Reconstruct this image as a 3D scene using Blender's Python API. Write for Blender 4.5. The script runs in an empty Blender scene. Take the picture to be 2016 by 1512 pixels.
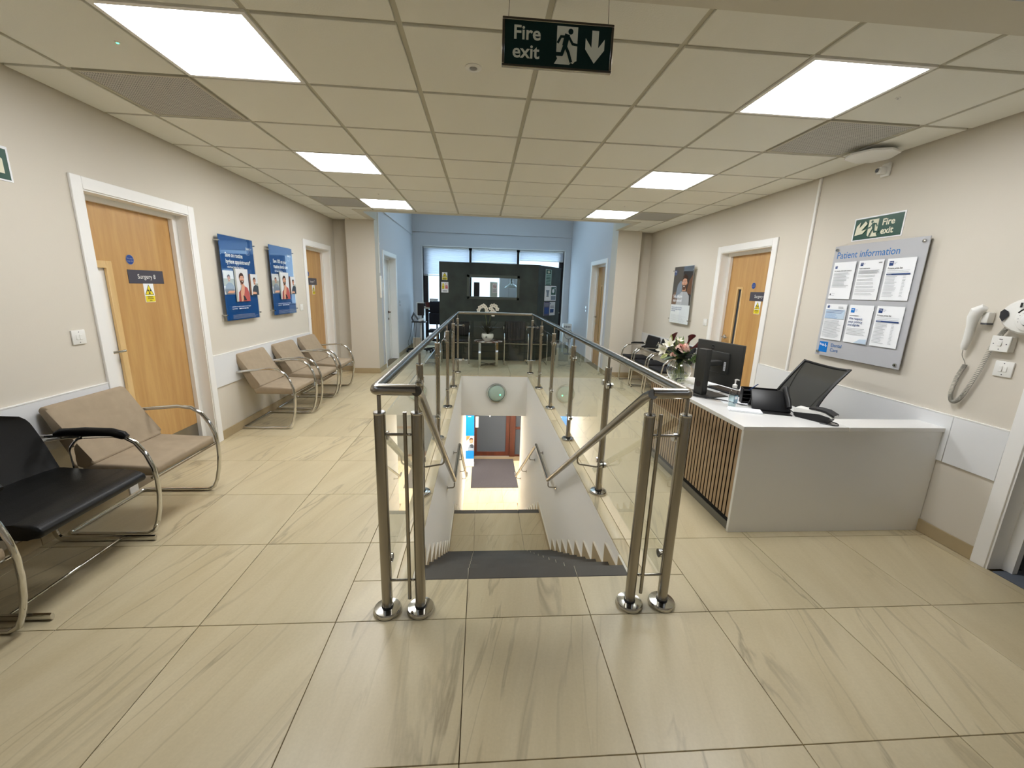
import bpy, bmesh, math, random
from mathutils import Vector, Matrix
SC = bpy.context.scene
COL = SC.collection
random.seed(7)
PI = math.pi

# ------------------------------------------------------------------ camera, world, exposure
cam_d = bpy.data.cameras.new('camera')
cam_d.sensor_fit = 'HORIZONTAL'; cam_d.sensor_width = 36.0
cam_d.lens = 36.0 * 809.39 / 2016.0
cam_d.clip_start = 0.05; cam_d.clip_end = 200
cam = bpy.data.objects.new('camera', cam_d); COL.objects.link(cam)
YAW, PITCH, ROLL = 0.0778, 0.2249, 0.0320
_f = Vector((math.sin(YAW)*math.cos(PITCH), math.cos(YAW)*math.cos(PITCH), -math.sin(PITCH)))
_r = Vector((math.cos(YAW), -math.sin(YAW), 0)); _u = _r.cross(_f)
_r2 = _r*math.cos(ROLL) + _u*math.sin(ROLL); _u2 = -_r*math.sin(ROLL) + _u*math.cos(ROLL)
M = Matrix((( _r2.x, _u2.x, -_f.x, 0.3548), (_r2.y, _u2.y, -_f.y, -1.9888), (_r2.z, _u2.z, -_f.z, 1.5038), (0,0,0,1)))
cam.matrix_world = M
SC.camera = cam

world = bpy.data.worlds.new('World'); SC.world = world; world.use_nodes = True
bg = world.node_tree.nodes['Background']
bg.inputs[0].default_value = (0.66, 0.78, 1.0, 1); bg.inputs[1].default_value = 3.4
PANEL_STRENGTH = 15.0
PANEL_COLOR = (0.965, 0.975, 0.99)
SC.view_settings.view_transform = 'Standard'; SC.view_settings.look = 'None'
SC.view_settings.exposure = 0.86; SC.view_settings.gamma = 1.0
SC.view_settings.use_curve_mapping = False
SC.cycles.max_bounces = 10; SC.cycles.transparent_max_bounces = 24
SC.cycles.diffuse_bounces = 5; SC.cycles.glossy_bounces = 5; SC.cycles.transmission_bounces = 8
SC.cycles.sample_clamp_indirect = 6.0
SC.cycles.caustics_reflective = False; SC.cycles.caustics_refractive = False

# ------------------------------------------------------------------ materials
def s2l(c):
    return tuple((x/12.92 if x <= .04045 else ((x+.055)/1.055)**2.4) for x in [v/255.0 for v in c])
MATS = {}
def mat(name, rgb, rough=.5, metal=0, spec=.5, noise=None, bump=None, coat=0, emit=None, trans=0, ior=1.45, alpha=1):
    """rgb 0-255 sRGB; noise=(scale,amount); bump=(scale,strength)"""
    if name in MATS: return MATS[name]
    m = bpy.data.materials.new(name); m.use_nodes = True
    nt = m.node_tree; b = nt.nodes['Principled BSDF']
    c = s2l(rgb) + (1,)
    b.inputs['Base Color'].default_value = c
    b.inputs['Roughness'].default_value = rough; b.inputs['Metallic'].default_value = metal
    b.inputs['Specular IOR Level'].default_value = spec
    b.inputs['Coat Weight'].default_value = coat; b.inputs['IOR'].default_value = ior
    b.inputs['Transmission Weight'].default_value = trans; b.inputs['Alpha'].default_value = alpha
    if emit:
        b.inputs['Emission Color'].default_value = s2l(emit[0]) + (1,); b.inputs['Emission Strength'].default_value = emit[1]
    if noise or bump:
        tc = nt.nodes.new('ShaderNodeTexCoord')
    if noise:
        n = nt.nodes.new('ShaderNodeTexNoise'); n.inputs['Scale'].default_value = noise[0]; n.inputs['Detail'].default_value = 4
        nt.links.new(tc.outputs['Object'], n.inputs['Vector'])
        r = nt.nodes.new('ShaderNodeValToRGB'); a = noise[1]
        r.color_ramp.elements[0].position = .3; r.color_ramp.elements[1].position = .7
        r.color_ramp.elements[0].color = tuple(x*(1-a) for x in c[:3]) + (1,)
        r.color_ramp.elements[1].color = tuple(min(1, x*(1+a)) for x in c[:3]) + (1,)
        nt.links.new(n.outputs['Fac'], r.inputs[0]); nt.links.new(r.outputs[0], b.inputs['Base Color'])
    if bump:
        n = nt.nodes.new('ShaderNodeTexNoise'); n.inputs['Scale'].default_value = bump[0]; n.inputs['Detail'].default_value = 3
        nt.links.new(tc.outputs['Object'], n.inputs['Vector'])
        bp = nt.nodes.new('ShaderNodeBump'); bp.inputs['Strength'].default_value = bump[1]; bp.inputs['Distance'].default_value = .002
        nt.links.new(n.outputs['Fac'], bp.inputs['Height']); nt.links.new(bp.outputs[0], b.inputs['Normal'])
    MATS[name] = m; return m

def tile_material(name, base, dark, light, rough, per_object=True, vein=1.0):
    m = bpy.data.materials.new(name); m.use_nodes = True; nt = m.node_tree; N = nt.nodes.new; L = nt.links.new
    b = nt.nodes['Principled BSDF']
    tc = N('ShaderNodeTexCoord'); oi = N('ShaderNodeObjectInfo')
    mul = N('ShaderNodeMath'); mul.operation = 'MULTIPLY'; mul.inputs[1].default_value = 37.0
    L(oi.outputs['Random'], mul.inputs[0])
    comb = N('ShaderNodeCombineXYZ'); L(mul.outputs[0], comb.inputs[0]); L(mul.outputs[0], comb.inputs[1]); L(mul.outputs[0], comb.inputs[2])
    rot = N('ShaderNodeVectorRotate'); rot.rotation_type = 'Z_AXIS'
    ang = N('ShaderNodeMapRange'); ang.inputs[3].default_value = 0.05; ang.inputs[4].default_value = 0.38
    L(oi.outputs['Random'], ang.inputs[0]); L(ang.outputs[0], rot.inputs['Angle'])
    L(tc.outputs['Object'], rot.inputs['Vector'])
    sc = N('ShaderNodeVectorMath'); sc.operation = 'MULTIPLY'; sc.inputs[1].default_value = (7.0, 0.9, 1.0); L(rot.outputs[0], sc.inputs[0])
    ad = N('ShaderNodeVectorMath'); ad.operation = 'ADD'; L(sc.outputs[0], ad.inputs[0]); L(comb.outputs[0], ad.inputs[1])
    # broad streaks
    n1 = N('ShaderNodeTexNoise'); n1.inputs['Scale'].default_value = 1.0; n1.inputs['Detail'].default_value = 6; n1.inputs['Roughness'].default_value = .62
    n1.inputs['Distortion'].default_value = .6; L(ad.outputs[0], n1.inputs['Vector'])
    r1 = N('ShaderNodeValToRGB'); e = r1.color_ramp.elements
    e[0].position = .28; e[0].color = s2l(light) + (1,); e[1].position = .72; e[1].color = s2l(base) + (1,)
    L(n1.outputs['Fac'], r1.inputs[0])
    # thin veins: ridge of a noise
    n2 = N('ShaderNodeTexNoise'); n2.inputs['Scale'].default_value = .55; n2.inputs['Detail'].default_value = 5; n2.inputs['Roughness'].default_value = .5
    n2.inputs['Distortion'].default_value = .9; L(ad.outputs[0], n2.inputs['Vector'])
    sb = N('ShaderNodeMath'); sb.operation = 'SUBTRACT'; sb.inputs[1].default_value = .5; L(n2.outputs['Fac'], sb.inputs[0])
    ab = N('ShaderNodeMath'); ab.operation = 'ABSOLUTE'; L(sb.outputs[0], ab.inputs[0])
    r2 = N('ShaderNodeValToRGB'); e = r2.color_ramp.elements
    e[0].position = 0; e[0].color = (1,1,1,1); e[1].position = .022; e[1].color = (0,0,0,1); L(ab.outputs[0], r2.inputs[0])
    n3 = N('ShaderNodeTexNoise'); n3.inputs['Scale'].default_value = .35; n3.inputs['Detail'].default_value = 2; L(ad.outputs[0], n3.inputs['Vector'])
    r3 = N('ShaderNodeValToRGB'); r3.color_ramp.elements[0].position = .42; r3.color_ramp.elements[1].position = .62; L(n3.outputs['Fac'], r3.inputs[0])
    mv = N('ShaderNodeMath'); mv.operation = 'MULTIPLY'; L(r2.outputs[0], mv.inputs[0]); L(r3.outputs[0], mv.inputs[1])
    mv2 = N('ShaderNodeMath'); mv2.operation = 'MULTIPLY'; mv2.inputs[1].default_value = .55*vein; L(mv.outputs[0], mv2.inputs[0])
    mix = N('ShaderNodeMixRGB'); L(mv2.outputs[0], mix.inputs[0]); L(r1.outputs[0], mix.inputs[1]); mix.inputs[2].default_value = s2l(dark) + (1,)
    # fine grain
    n4 = N('ShaderNodeTexNoise'); n4.inputs['Scale'].default_value = 90; n4.inputs['Detail'].default_value = 3; L(tc.outputs['Object'], n4.inputs['Vector'])
    mr = N('ShaderNodeMapRange'); mr.inputs[3].default_value = .93; mr.inputs[4].default_value = 1.07; L(n4.outputs['Fac'], mr.inputs[0])
    hv = N('ShaderNodeMapRange'); hv.inputs[3].default_value = .955; hv.inputs[4].default_value = 1.04; L(oi.outputs['Random'], hv.inputs[0])
    mm = N('ShaderNodeMath'); mm.operation = 'MULTIPLY'; L(mr.outputs[0], mm.inputs[0]); L(hv.outputs[0], mm.inputs[1])
    vm = N('ShaderNodeVectorMath'); vm.operation = 'SCALE'; L(mix.outputs[0], vm.inputs[0]); L(mm.outputs[0], vm.inputs['Scale'])
    L(vm.outputs[0], b.inputs['Base Color']); b.inputs['Roughness'].default_value = rough
    bp = N('ShaderNodeBump'); bp.inputs['Strength'].default_value = .12; bp.inputs['Distance'].default_value = .001
    L(n1.outputs['Fac'], bp.inputs['Height']); L(bp.outputs[0], b.inputs['Normal'])
    MATS[name] = m; return m

def wood_material(name, c1, c2, axis='Z', scale=1.0):
    m = bpy.data.materials.new(name); m.use_nodes = True; nt = m.node_tree; N = nt.nodes.new; L = nt.links.new
    b = nt.nodes['Principled BSDF']; tc = N('ShaderNodeTexCoord')
    sc = N('ShaderNodeVectorMath'); sc.operation = 'MULTIPLY'
    sc.inputs[1].default_value = (9*scale, 9*scale, .8*scale) if axis == 'Z' else (9*scale, .8*scale, 9*scale)
    L(tc.outputs['Object'], sc.inputs[0])
    n = N('ShaderNodeTexNoise'); n.inputs['Scale'].default_value = 1.6; n.inputs['Detail'].default_value = 8; n.inputs['Roughness'].default_value = .65; n.inputs['Distortion'].default_value = .5
    L(sc.outputs[0], n.inputs['Vector'])
    r = N('ShaderNodeValToRGB'); r.color_ramp.elements[0].position = .3; r.color_ramp.elements[1].position = .72
    r.color_ramp.elements[0].color = s2l(c1) + (1,); r.color_ramp.elements[1].color = s2l(c2) + (1,)
    L(n.outputs['Fac'], r.inputs[0]); L(r.outputs[0], b.inputs['Base Color']); b.inputs['Roughness'].default_value = .38
    MATS[name] = m; return m

def glass_material(name, tint, fac=.9, rough=0.0, refl=1.45, refl_gain=1.0):
    """clear sheet glass: see-through with a Fresnel reflection, casts next to no shadow"""
    m = bpy.data.materials.new(name); m.use_nodes = True; nt = m.node_tree; N = nt.nodes.new; L = nt.links.new
    nt.nodes.remove(nt.nodes['Principled BSDF']); out = nt.nodes['Material Output']
    t = N('ShaderNodeBsdfTransparent'); t.inputs[0].default_value = tint + (1,)
    g = N('ShaderNodeBsdfGlossy'); g.inputs[0].default_value = (1,1,1,1); g.inputs[1].default_value = rough
    fr = N('ShaderNodeFresnel'); fr.inputs[0].default_value = refl
    mu = N('ShaderNodeMath'); mu.operation = 'MULTIPLY'; mu.inputs[1].default_value = refl_gain; mu.use_clamp = True
    ge = N('ShaderNodeNewGeometry'); iv = N('ShaderNodeMath'); iv.operation = 'SUBTRACT'; iv.inputs[0].default_value = 1; L(ge.outputs['Backfacing'], iv.inputs[1])
    ff = N('ShaderNodeMath'); ff.operation = 'MULTIPLY'; L(fr.outputs[0], ff.inputs[0]); L(iv.outputs[0], ff.inputs[1]); L(ff.outputs[0], mu.inputs[0])
    mx = N('ShaderNodeMixShader'); L(mu.outputs[0], mx.inputs[0]); L(t.outputs[0], mx.inputs[1]); L(g.outputs[0], mx.inputs[2])
    L(mx.outputs[0], out.inputs[0]); MATS[name] = m; return m

def translucent_material(name, rgb, rough=.6, front=.35):
    m = bpy.data.materials.new(name); m.use_nodes = True; nt = m.node_tree; N = nt.nodes.new; L = nt.links.new
    nt.nodes.remove(nt.nodes['Principled BSDF']); out = nt.nodes['Material Output']
    t = N('ShaderNodeBsdfTranslucent'); t.inputs[0].default_value = s2l(rgb) + (1,)
    d = N('ShaderNodeBsdfDiffuse'); d.inputs[0].default_value = s2l(rgb) + (1,)
    mx = N('ShaderNodeMixShader'); mx.inputs[0].default_value = front; L(t.outputs[0], mx.inputs[1]); L(d.outputs[0], mx.inputs[2])
    L(mx.outputs[0], out.inputs[0]); MATS[name] = m; return m

mat('wall', (213,206,193), .75, bump=(120,.12))
mat('wall_blue', (206,206,209), .75, bump=(120,.12))
mat('stairwall', (238,236,230), .75, bump=(120,.1))
mat('ceiling_tile', (232,231,222), .9, bump=(160,.3))
mat('ceiling_grid', (190,186,170), .6)
mat('plaster', (208,203,188), .8)
mat('dark_ceiling', (95,92,88), .8)
tile_material('floor_tile', (194,178,142), (124,110,86), (208,194,160), .34)
tile_material('step_tile', (188,168,128), (140,120,86), (200,184,148), .4, vein=.6)
tile_material('nosing', (68,62,54), (54,49,43), (76,70,62), .5, vein=.3)
mat('grout', (120,104,78), .9)
mat('skirting', (176,158,124), .45, noise=(6,.06))
mat('skirting_edge', (226,220,205), .5)
mat('white_gloss', (232,232,230), .28)
mat('white_paint', (240,239,236), .4)
mat('white_plastic', (232,231,226), .35)
mat('desk_white', (236,235,232), .22, coat=.3)
mat('dado_white', (228,229,230), .3)
wood_material('oak', (184,140,84), (206,166,106))
wood_material('oak_bead', (206,170,112), (226,194,140))
wood_material('slat_wood', (150,122,92), (196,168,134))
wood_material('mahogany', (58,26,15), (80,36,22))
wood_material('laminate', (196,180,156), (206,192,170))
mat('black_felt', (14,12,12), .9)
mat('steel', (160,154,143), .26, metal=1, bump=(220,.05))
mat('steel_polish', (196,194,188), .12, metal=1)
mat('chrome', (214,212,206), .07, metal=1)
mat('black_rubber', (18,18,18), .6)
mat('tan_fabric', (160,143,120), .95, bump=(420,.5), noise=(14,.07))
mat('black_leather', (11,11,11), .4, spec=.35, bump=(180,.35))
mat('black_fabric', (22,22,25), .8, bump=(300,.4))
mat('navy_fabric', (18,22,34), .8)
mat('black_plastic', (20,20,21), .42)
mat('monitor_grey', (46,46,43), .5)
mat('grey_plastic', (92,94,98), .5)
mat('mid_grey', (150,150,150), .5)
mat('paper', (243,245,248), .7)
mat('ink', (40,40,44), .7)
mat('ink_grey', (176,178,182), .7)
mat('sign_grey', (72,70,80), .45)
mat('green_sign', (12,70,52), .4)
mat('green_dark', (6,38,32), .4)
mat('glow_white', (222,220,196), .5)
mat('yellow', (236,216,40), .5)
mat('red', (190,52,44), .5)
mat('blue_disc', (30,66,140), .5)
mat('brand_blue', (0,118,204), .4)
mat('brand_dark', (24,60,120), .5)
mat('poster_blue', (14,74,140), .3, coat=.3)
mat('board_silver', (184,185,189), .38)
mat('joint', (176,168,150), .9)
mat('plinth', (112,108,98), .5)
mat('text_blue', (30,110,180), .5)
mat('skin', (214,160,132), .6); mat('skin_dark', (188,132,104), .6)
mat('hair_brown', (62,38,26), .7); mat('hair_fair', (176,120,66), .7); mat('beard', (96,62,44), .7)
mat('shirt_red', (176,84,80), .7); mat('shirt_grey', (128,140,156), .7); mat('shirt_dark', (52,62,72), .7); mat('tee', (188,188,192), .7)
mat('photo_light', (214,216,218), .6); mat('photo_mid', (164,168,160), .6); mat('photo_dark', (58,52,50), .6); mat('photo_warm', (120,84,62), .6)
mat('teeth', (245,242,236), .5)
mat('purple', (78,74,110), .5); mat('pale_green', (150,180,168), .5); mat('cup_brown', (90,44,36), .5)
mat('partition', (44,52,47), .5, noise=(3.2,.4))
mat('partition_frame', (74,80,72), .45)
mat('mat_grey', (60,57,60), .95, noise=(60,.12), bump=(200,.6))
mat('carpet', (96,102,112), .95)
mat('frame_dark', (34,26,26), .5)
mat('porcelain', (236,236,230), .2)
mat('marble', (226,220,214), .2); mat('marble_dark', (96,60,44), .2)
mat('leaf', (40,72,36), .5); mat('leaf_dark', (22,34,20), .45); mat('fern', (140,168,108), .6); mat('stem', (112,124,62), .5)
mat('petal_white', (240,236,222), .6); mat('petal_pink', (240,178,168), .6); mat('petal_pink2', (250,220,206), .6)
mat('petal_green', (206,212,150), .6); mat('calla', (82,24,26), .4); mat('spot_red', (120,50,60), .6)
mat('gel_label', (96,140,160), .5)
mat('brown_metal', (88,58,42), .4, metal=.6)
mat('ring_metal', (190,196,190), .25, metal=.9)
mat('lens_green', (176,200,188), .25)
mat('led_green', (60,255,150), .4, emit=((60,255,150), 5))
mat('led_yellow', (220,170,40), .5)
mat('poster_tint', (196,214,232), .6)
mat('cord_grey', (150,148,138), .5)
mat('panel_light', (255,250,240), .5, emit=((255,255,255), 1))
mat('hall_panel', (255,250,240), .5, emit=((255,246,236), 50))
_b = MATS['panel_light'].node_tree.nodes['Principled BSDF']
_b.inputs['Emission Color'].default_value = PANEL_COLOR + (1,); _b.inputs['Emission Strength'].default_value = PANEL_STRENGTH
_b.inputs['Base Color'].default_value = (.8,.8,.8,1)
glass_material('clear_glass', (.955,.972,.958), refl_gain=1.5)
glass_material('thin_glass', (.97,.98,.975))
glass_material('vase_glass', (.94,.95,.94), refl_gain=3.2)
glass_material('water', (.84,.87,.70), refl_gain=.7)
glass_material('gel', (.72,.84,.87), refl_gain=1.5, rough=.15)
translucent_material('frost', (226,236,236), front=.25)
translucent_material('blind', (226,226,230), front=.4)
translucent_material('frost_grey', (92,96,100), front=.5)
def mesh_material():
    m = bpy.data.materials.new('mesh'); m.use_nodes = True; nt = m.node_tree; N = nt.nodes.new; L = nt.links.new
    nt.nodes.remove(nt.nodes['Principled BSDF']); out = nt.nodes['Material Output']
    t = N('ShaderNodeBsdfTransparent'); d = N('ShaderNodeBsdfDiffuse'); d.inputs[0].default_value = s2l((58,58,54)) + (1,)
    mx = N('ShaderNodeMixShader'); mx.inputs[0].default_value = .93; L(t.outputs[0], mx.inputs[1]); L(d.outputs[0], mx.inputs[2]); L(mx.outputs[0], out.inputs[0]); MATS['mesh'] = m
mesh_material()
def perf_material():
    m = bpy.data.materials.new('perforated'); m.use_nodes = True; nt = m.node_tree; N = nt.nodes.new; L = nt.links.new
    b = nt.nodes['Principled BSDF']; tc = N('ShaderNodeTexCoord')
    sc = N('ShaderNodeVectorMath'); sc.operation = 'SCALE'; sc.inputs['Scale'].default_value = 75; L(tc.outputs['Object'], sc.inputs[0])
    fr = N('ShaderNodeVectorMath'); fr.operation = 'FRACTION'; L(sc.outputs[0], fr.inputs[0])
    sb = N('ShaderNodeVectorMath'); sb.operation = 'SUBTRACT'; sb.inputs[1].default_value = (.5,.5,.5); L(fr.outputs[0], sb.inputs[0])
    mu = N('ShaderNodeVectorMath'); mu.operation = 'MULTIPLY'; mu.inputs[1].default_value = (1,1,0); L(sb.outputs[0], mu.inputs[0])
    ln = N('ShaderNodeVectorMath'); ln.operation = 'LENGTH'; L(mu.outputs[0], ln.inputs[0])
    gt = N('ShaderNodeMath'); gt.operation = 'GREATER_THAN'; gt.inputs[1].default_value = .34; L(ln.outputs['Value'], gt.inputs[0])
    mx = N('ShaderNodeMixRGB'); L(gt.outputs[0], mx.inputs[0]); mx.inputs[1].default_value = (.05,.05,.05,1); mx.inputs[2].default_value = (.62,.61,.57,1)
    L(mx.outputs[0], b.inputs['Base Color']); b.inputs['Roughness'].default_value = .6; MATS['perforated'] = m
perf_material()
def marble_material():
    m = bpy.data.materials.new('marble_vein'); m.use_nodes = True; nt = m.node_tree; b = nt.nodes['Principled BSDF']
    tc = nt.nodes.new('ShaderNodeTexCoord'); n = nt.nodes.new('ShaderNodeTexNoise'); n.inputs['Scale'].default_value = 3.2; n.inputs['Detail'].default_value = 5; n.inputs['Distortion'].default_value = 1.2
    nt.links.new(tc.outputs['Object'], n.inputs['Vector']); r = nt.nodes.new('ShaderNodeValToRGB'); r.color_ramp.elements[0].position = .44; r.color_ramp.elements[1].position = .56
    r.color_ramp.elements[0].color = (.12,.05,.035,1); r.color_ramp.elements[1].color = (.8,.77,.74,1); nt.links.new(n.outputs['Fac'], r.inputs[0]); nt.links.new(r.outputs[0], b.inputs['Base Color']); b.inputs['Roughness'].default_value = .2
    MATS['marble_vein'] = m
marble_material()

# ------------------------------------------------------------------ mesh builder
class MB:
    def __init__(s): s.bm = bmesh.new(); s.mats = []
    def mi(s, m):
        if m is None: return 0
        if m not in s.mats: s.mats.append(m)
        return s.mats.index(m)
    def face(s, pts, m=None, smooth=False):
        f = s.bm.faces.new([s.bm.verts.new(p) for p in pts]); f.material_index = s.mi(m); f.smooth = smooth; return f
    def box(s, x0, x1, y0, y1, z0, z1, m=None, bev=0, seg=1, xf=None):
        if x0 > x1: x0, x1 = x1, x0
        if y0 > y1: y0, y1 = y1, y0
        if z0 > z1: z0, z1 = z1, z0
        k = s.mi(m)
        v = [s.bm.verts.new((x, y, z)) for z in (z0, z1) for y in (y0, y1) for x in (x0, x1)]
        fs = [(0,2,3,1), (4,5,7,6), (0,1,5,4), (2,6,7,3), (0,4,6,2), (1,3,7,5)]
        F = [s.bm.faces.new([v[i] for i in f]) for f in fs]
        for f in F: f.material_index = k
        if bev > 0:
            es = list({e for f in F for e in f.edges})
            r = bmesh.ops.bevel(s.bm, geom=es, offset=bev, segments=seg, profile=.5, affect='EDGES', clamp_overlap=True)
            for f in r['faces']: f.material_index = k
            if seg > 1:
                for f in r['faces']: f.smooth = True
            v = list({vv for f in r['faces'] for vv in f.verts} | {x for x in v if x.is_valid})
        if xf is not None:
            for x in v:
                if x.is_valid: x.co = xf @ x.co
        return v
    def ring(s, c, n, t, r, k, ry=None):
        a = Vector((0,0,1)) if abs(t.z) < .9 else Vector((1,0,0))
        return None
    def tube(s, pts, r, n=8, m=None, closed=False, caps=True, ry=None, up=None):
        pts = [Vector(p) for p in pts]; k = s.mi(m); N = len(pts)
        tang = []
        for i in range(N):
            if closed: t = (pts[(i+1) % N] - pts[i]).normalized() + (pts[i] - pts[i-1]).normalized()
            elif i == 0: t = pts[1] - pts[0]
            elif i == N-1: t = pts[-1] - pts[-2]
            else: t = (pts[i+1] - pts[i]).normalized() + (pts[i] - pts[i-1]).normalized()
            tang.append(t.normalized())
        ref = Vector(up) if up else (Vector((0,0,1)) if abs(tang[0].z) < .9 else Vector((1,0,0)))
        nrm = (ref - tang[0]*ref.dot(tang[0])).normalized()
        rings = []
        for i in range(N):
            nrm = (nrm - tang[i]*nrm.dot(tang[i]))
            nrm = nrm.normalized() if nrm.length > 1e-6 else tang[i].orthogonal().normalized()
            bn = tang[i].cross(nrm)
            mit = 1.0
            if 0 < i < N-1 or closed:
                d = (pts[(i+1) % N] - pts[i]).normalized(); mit = 1/max(.35, tang[i].dot(d))
                ax = (d - tang[i]*tang[i].dot(d))
                ax = ax.normalized() if ax.length > 1e-5 else None
            else: ax = None
            rr = r[i] if isinstance(r, (list, tuple)) else r
            rb = (ry if ry else rr)
            ring = []
            for j in range(n):
                a = 2*PI*j/n + (PI/n if n == 4 else 0)
                o = nrm*math.cos(a)*rr + bn*math.sin(a)*rb
                if ax: o += ax*(o.dot(ax))*(mit-1)
                ring.append(s.bm.verts.new(pts[i] + o))
            rings.append(ring)
        cnt = N if closed else N-1
        for i in range(cnt):
            a, b = rings[i], rings[(i+1) % N]
            for j in range(n):
                f = s.bm.faces.new((a[j], a[(j+1) % n], b[(j+1) % n], b[j])); f.smooth = n > 4; f.material_index = k
        if caps and not closed:
            for rg, rev in ((rings[0], True), (rings[-1], False)):
                f = s.bm.faces.new(rg[::-1] if rev else rg); f.material_index = k
    def cyl(s, p0, p1, r, n=16, m=None, r2=None):
        s.tube([p0, p1], [r, r2 if r2 is not None else r], n, m)
    def lathe(s, prof, c=(0,0,0), n=24, m=None, axis='Z', smooth=True, sy=1.0):
        k = s.mi(m); c = Vector(c); rings = []
        for (r, h) in prof:
            ring = []
            for j in range(n if r > 1e-6 else 1):
                a = 2*PI*j/n; x, y = r*math.cos(a), r*math.sin(a)*sy
                if axis == 'Z': p = Vector((x, y, h))
                elif axis == 'Y': p = Vector((x, h, y))
                else: p = Vector((h, x, y))
                ring.append(s.bm.verts.new(c + p))
            rings.append(ring)
        for a, b in zip(rings, rings[1:]):
            for j in range(n):
                va = [a[j % len(a)], a[(j+1) % len(a)], b[(j+1) % len(b)], b[j % len(b)]]
                u = []
                for x in va:
                    if x not in u: u.append(x)
                if len(u) > 2:
                    try:
                        f = s.bm.faces.new(u); f.smooth = smooth; f.material_index = k
                    except ValueError: pass
    def sphere(s, c, r, m=None, n=12, sz=1.0):
        s.lathe([(r*math.sin(PI*i/(n//2)), -r*sz*math.cos(PI*i/(n//2))) for i in range(n//2+1)], c, n, m)
    def prism(s, pts, h0, h1, axis='Z', m=None):
        """extrude a 2D outline between h0 and h1 along an axis"""
        k = s.mi(m)
        def P(p, h): return (p[0], p[1], h) if axis == 'Z' else ((p[0], h, p[1]) if axis == 'Y' else (h, p[0], p[1]))
        a = [s.bm.verts.new(P(p, h0)) for p in pts]; b = [s.bm.verts.new(P(p, h1)) for p in pts]; n = len(pts)
        fs = [s.bm.faces.new(a[::-1]), s.bm.faces.new(b)]
        for i in range(n): fs.append(s.bm.faces.new((a[i], a[(i+1) % n], b[(i+1) % n], b[i])))
        for f in fs: f.material_index = k
    def grid(s, fn, nu, nv, m=None, thick=0):
        k = s.mi(m)
        V = [[s.bm.verts.new(fn(i/nu, j/nv)) for j in range(nv+1)] for i in range(nu+1)]
        for i in range(nu):
            for j in range(nv):
                f = s.bm.faces.new((V[i][j], V[i+1][j], V[i+1][j+1], V[i][j+1])); f.smooth = True; f.material_index = k

def text_polys(txt, size, align='LEFT', bold=0.0, _c={}):
    key = (txt, size, align, bold)
    if key in _c: return _c[key]
    cu = bpy.data.curves.new('t', 'FONT'); cu.body = txt; cu.size = size; cu.align_x = align; cu.offset = bold; cu.resolution_u = 3
    ob = bpy.data.objects.new('t', cu); me = ob.to_mesh()
    res = ([tuple(v.co[:2]) for v in me.vertices], [tuple(p.vertices) for p in me.polygons])
    ob.to_mesh_clear(); bpy.data.objects.remove(ob); bpy.data.curves.remove(cu)
    _c[key] = res; return res

class Flat(MB):
    """flat print facing local -Y; every layer lies a hair in front of the one before"""
    def __init__(s, y=0.0): super().__init__(); s.y = y; s.d = 0
    def nxt(s): s.d += .00035; return s.y - s.d
    def poly(s, pts, m): 
        y = s.nxt(); s.face([(p[0], y, p[1]) for p in pts], m)
    def rect(s, x0, x1, z0, z1, m): s.poly([(x0,z0), (x1,z0), (x1,z1), (x0,z1)], m)
    def disc(s, x, z, r, m, n=20, rz=None, a=0):
        rz = rz or r; s.poly([(x + math.cos(2*PI*i/n)*r, z + math.sin(2*PI*i/n)*rz) for i in range(n)], m)
    def text(s, t, x, z, size, m, align='LEFT', bold=0.0, sx=1.0):
        vs, ps = text_polys(t, size, align, bold); y = s.nxt(); k = s.mi(m)
        V = [s.bm.verts.new((x + v[0]*sx, y, z + v[1])) for v in vs]
        for p in ps:
            try:
                f = s.bm.faces.new([V[i] for i in p]); f.material_index = k
            except ValueError: pass
    def lines(s, x0, x1, z0, z1, n, m, h=.0022, rag=.15, rnd=None):
        y = s.nxt(); k = rnd or random
        for i in range(n):
            z = z1 - (z1-z0)*i/max(1, n-1); e = x1 - (x1-x0)*rag*k.random()
            s.face([(x0, y, z-h), (e, y, z-h), (e, y, z), (x0, y, z)], m)

# ------------------------------------------------------------------ objects
def finish(mb, name, m=None, sharp=True):
    me = bpy.data.meshes.new(name)
    bmesh.ops.recalc_face_normals(mb.bm, faces=mb.bm.faces) if not isinstance(mb, Flat) else None
    mb.bm.to_mesh(me); mb.bm.free()
    names = mb.mats if mb.mats else [m]
    for k, n in enumerate(names): me.materials.append(MATS[n if n else m])
    if sharp:
        try: me.set_sharp_from_angle(angle=math.radians(38))
        except Exception: pass
    return me
def part(name, mb, m=None, parent=None, loc=None, label=None, kind=None):
    me = finish(mb, name, m) if isinstance(mb, MB) else mb
    o = bpy.data.objects.new(name, me); COL.objects.link(o)
    if parent: o.parent = parent
    if loc: o.location = loc
    if label: o['label'] = label
    if kind: o['kind'] = kind
    return o
def tag(o, label, cat, group=None):
    o['label'] = label; o['category'] = cat
    if group: o['group'] = group
    return o
def thing(name, label, cat, loc=(0,0,0), rz=0, group=None):
    o = bpy.data.objects.new(name, None); COL.objects.link(o); o.empty_display_size = .1
    o.location = loc; o.rotation_euler = (0, 0, rz); return tag(o, label, cat, group)
def struct(name, mb, m=None, parent=None):
    o = part(name, mb, m, parent)
    if not parent: o['kind'] = 'structure'
    return o
def struct_empty(name, loc=(0,0,0), rz=0):
    o = bpy.data.objects.new(name, None); COL.objects.link(o); o.location = loc; o.rotation_euler = (0,0,rz); o['kind'] = 'structure'; return o
def copy_tree(o, parent=None):
    c = o.copy(); COL.objects.link(c); c.parent = parent
    for ch in list(o.children): copy_tree(ch, c)
    return c
def dup(root, loc, rz, label, group=None):
    c = copy_tree(root); c.location = loc; c.rotation_euler = (0,0,rz); c['label'] = label
    if group: c['group'] = group
    return c
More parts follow.
